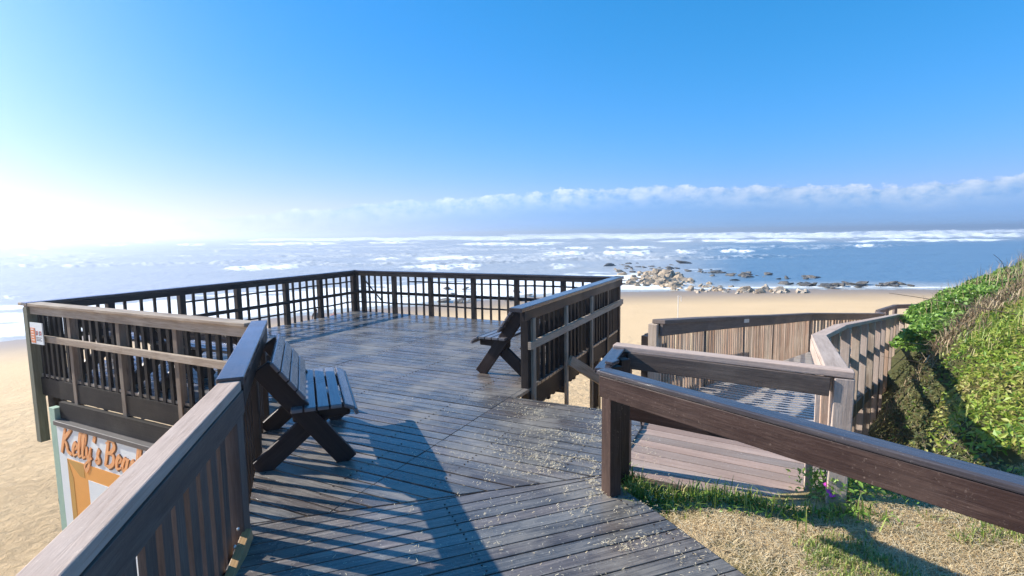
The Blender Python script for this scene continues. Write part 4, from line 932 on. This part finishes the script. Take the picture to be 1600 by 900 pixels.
# litter on the deck
def debris(n_, x0, x1, y0, y1, f, nm, label, ln=.022):
    x = rng.uniform(x0, x1, n_); y = rng.uniform(y0, y1, n_); k = rng.random(n_) < f(x, y); x = x[k]; y = y[k]; n_ = len(x); a = rng.random(n_)*np.pi*2
    L_ = ln*(.3+rng.random(n_)); w = .0007+.0009*rng.random(n_); dx = np.cos(a)*L_/2; dy = np.sin(a)*L_/2; nx = -np.sin(a)*w; ny = np.cos(a)*w
    z0_ = .005+rng.random(n_)*.004; z1_ = z0_+rng.random(n_)*.008
    VV = np.stack([np.stack([x-dx-nx, y-dy-ny, z0_], 1), np.stack([x+dx-nx, y+dy-ny, z1_], 1), np.stack([x+dx+nx, y+dy+ny, z1_], 1), np.stack([x-dx+nx, y-dy+ny, z0_], 1)], 1).reshape(-1, 3)
    i = np.arange(n_)*4; o = npmesh(nm, VV, np.stack([i, i+1, i+2, i+3], 1), STR, {'tone': np.repeat(np.clip(rng.normal(.9, .2, n_), 0, 1), 4)}); tag(o, label, 'debris', kind='stuff')
debf = lambda x, y: (.3+.7*sst(.45, .7, fbm(x*24, y*24, 3, 19)))*(.05+sst(.50, .74, fbm(x*5.5, y*5.5, 5, 12)+.09*np.exp(-(((x-.45)/.6)**2+((y-4.2)/.9)**2))))*np.clip(np.exp(-((x-(.42+.0*(y-3)))/.42)**2)+.10, 0, 1)*sst(6.5, 4.5, y)*sst(5.45, 5.25, y+.47*x)
debris(90000, -1.2, 1.1, 1.6, 6.2, debf, 'deck_debris', 'pale dry grass bits and sand strewn over the deck boards', .017)
# purple scrap
sx, sy = at(1299, 782, .04); sz = float(ground_z(np.array([sx]), np.array([sy]))[0])
bm = bmesh.new(); bmesh.ops.create_grid(bm, x_segments=8, y_segments=8, size=.042)
for v in bm.verts: v.co.z = .018*mn.noise(v.co*60)+.35*v.co.y
q = bmesh.ops.solidify(bm, geom=bm.faces[:], thickness=.002); me = bpy.data.meshes.new('litter_wrapper'); bm.to_mesh(me); bm.free()
me.materials.append(flat('magenta foil', (.75, .08, .55), .35, var=.4, sc=60)); o = bpy.data.objects.new('litter_wrapper', me); COL.objects.link(o); o.location = (sx, sy, sz+.075); o.rotation_euler = (.5, .1, .4)
tag(o, 'crumpled magenta wrapper lying in the grass by the corner post', 'wrapper')

# ------------------------------------------------------------ two beachgoers far off
def person(x, y, hgt, shirt, skin_c, label, white_cap=False):
    zg = float(ground_z(np.array([x]), np.array([y]))[0])
    me = bpy.data.meshes.new('person'); s = hgt/1.75
    J = {'pel': (0, 0, .95, .13), 'chest': (0, .01, 1.25, .15), 'neck': (0, .01, 1.47, .06), 'head': (0, .03, 1.58, .095), 'top': (0, .03, 1.70, .07),
         'shl': (.18, 0, 1.40, .06), 'ell': (.24, .02, 1.12, .045), 'hal': (.22, .12, .88, .035), 'shr': (-.18, 0, 1.40, .06), 'elr': (-.25, .0, 1.12, .045), 'har': (-.22, .1, .90, .035),
         'hil': (.09, 0, .88, .09), 'knl': (.10, .03, .50, .065), 'anl': (.10, -.02, .08, .045), 'tol': (.10, .12, .03, .035), 'hir': (-.09, 0, .88, .09), 'knr': (-.11, .06, .50, .065), 'anr': (-.13, .08, .08, .045), 'tor': (-.13, .22, .03, .035)}
    ks = list(J); E_ = [('pel', 'chest'), ('chest', 'neck'), ('neck', 'head'), ('head', 'top'), ('chest', 'shl'), ('shl', 'ell'), ('ell', 'hal'), ('chest', 'shr'), ('shr', 'elr'), ('elr', 'har'), ('pel', 'hil'), ('hil', 'knl'), ('knl', 'anl'), ('anl', 'tol'), ('pel', 'hir'), ('hir', 'knr'), ('knr', 'anr'), ('anr', 'tor')]
    me.from_pydata([tuple(c_*s for c_ in J[k][:3]) for k in ks], [(ks.index(a), ks.index(b)) for a, b in E_], [])
    o = bpy.data.objects.new('person', me); COL.objects.link(o); sk = o.modifiers.new('skin', 'SKIN')
    for i, k in enumerate(ks): me.skin_vertices[0].data[i].radius = (J[k][3]*s,)*2; me.skin_vertices[0].data[i].use_root = (k == 'pel')
    o.modifiers.new('sub', 'SUBSURF').levels = 2; o.modifiers['sub'].render_levels = 2
    dg = bpy.context.evaluated_depsgraph_get(); em = bpy.data.meshes.new_from_object(o.evaluated_get(dg)); o.modifiers.clear(); o.data = em
    em.materials.clear(); em.materials.append(flat('skin tone', skin_c, .6)); em.materials.append(shirt); em.materials.append(flat('dark shorts', (.04, .04, .06), .8)); em.materials.append(flat('hair or cap', (.75, .75, .73) if white_cap else (.03, .02, .02), .7))
    for p in em.polygons:
        c_ = p.center/s; p.use_smooth = True
        if c_.z > 1.62 or (c_.z > 1.54 and c_.y < .02): p.material_index = 3
        elif .92 < c_.z < 1.46 and (abs(c_.x) < .2 or c_.z > 1.2): p.material_index = 1
        elif .5 < c_.z <= .92 and abs(c_.x) < .2: p.material_index = 2
    o.location = (x, y, zg); o.rotation_euler = (0, 0, random.uniform(-.4, .4)); tag(o, label, 'person')
person(-12.35, 33.0, 1.75, flat('dark shirt', (.05, .045, .05), .8), (.35, .2, .13), 'person in a dark top on the beach, seen through the left railing')
person(-11.15, 32.8, 1.66, flat('faded red shirt', (.50, .24, .22), .8), (.4, .24, .16), 'person in a faded red top and white cap on the beach', True)
print('objects', len(bpy.data.objects))
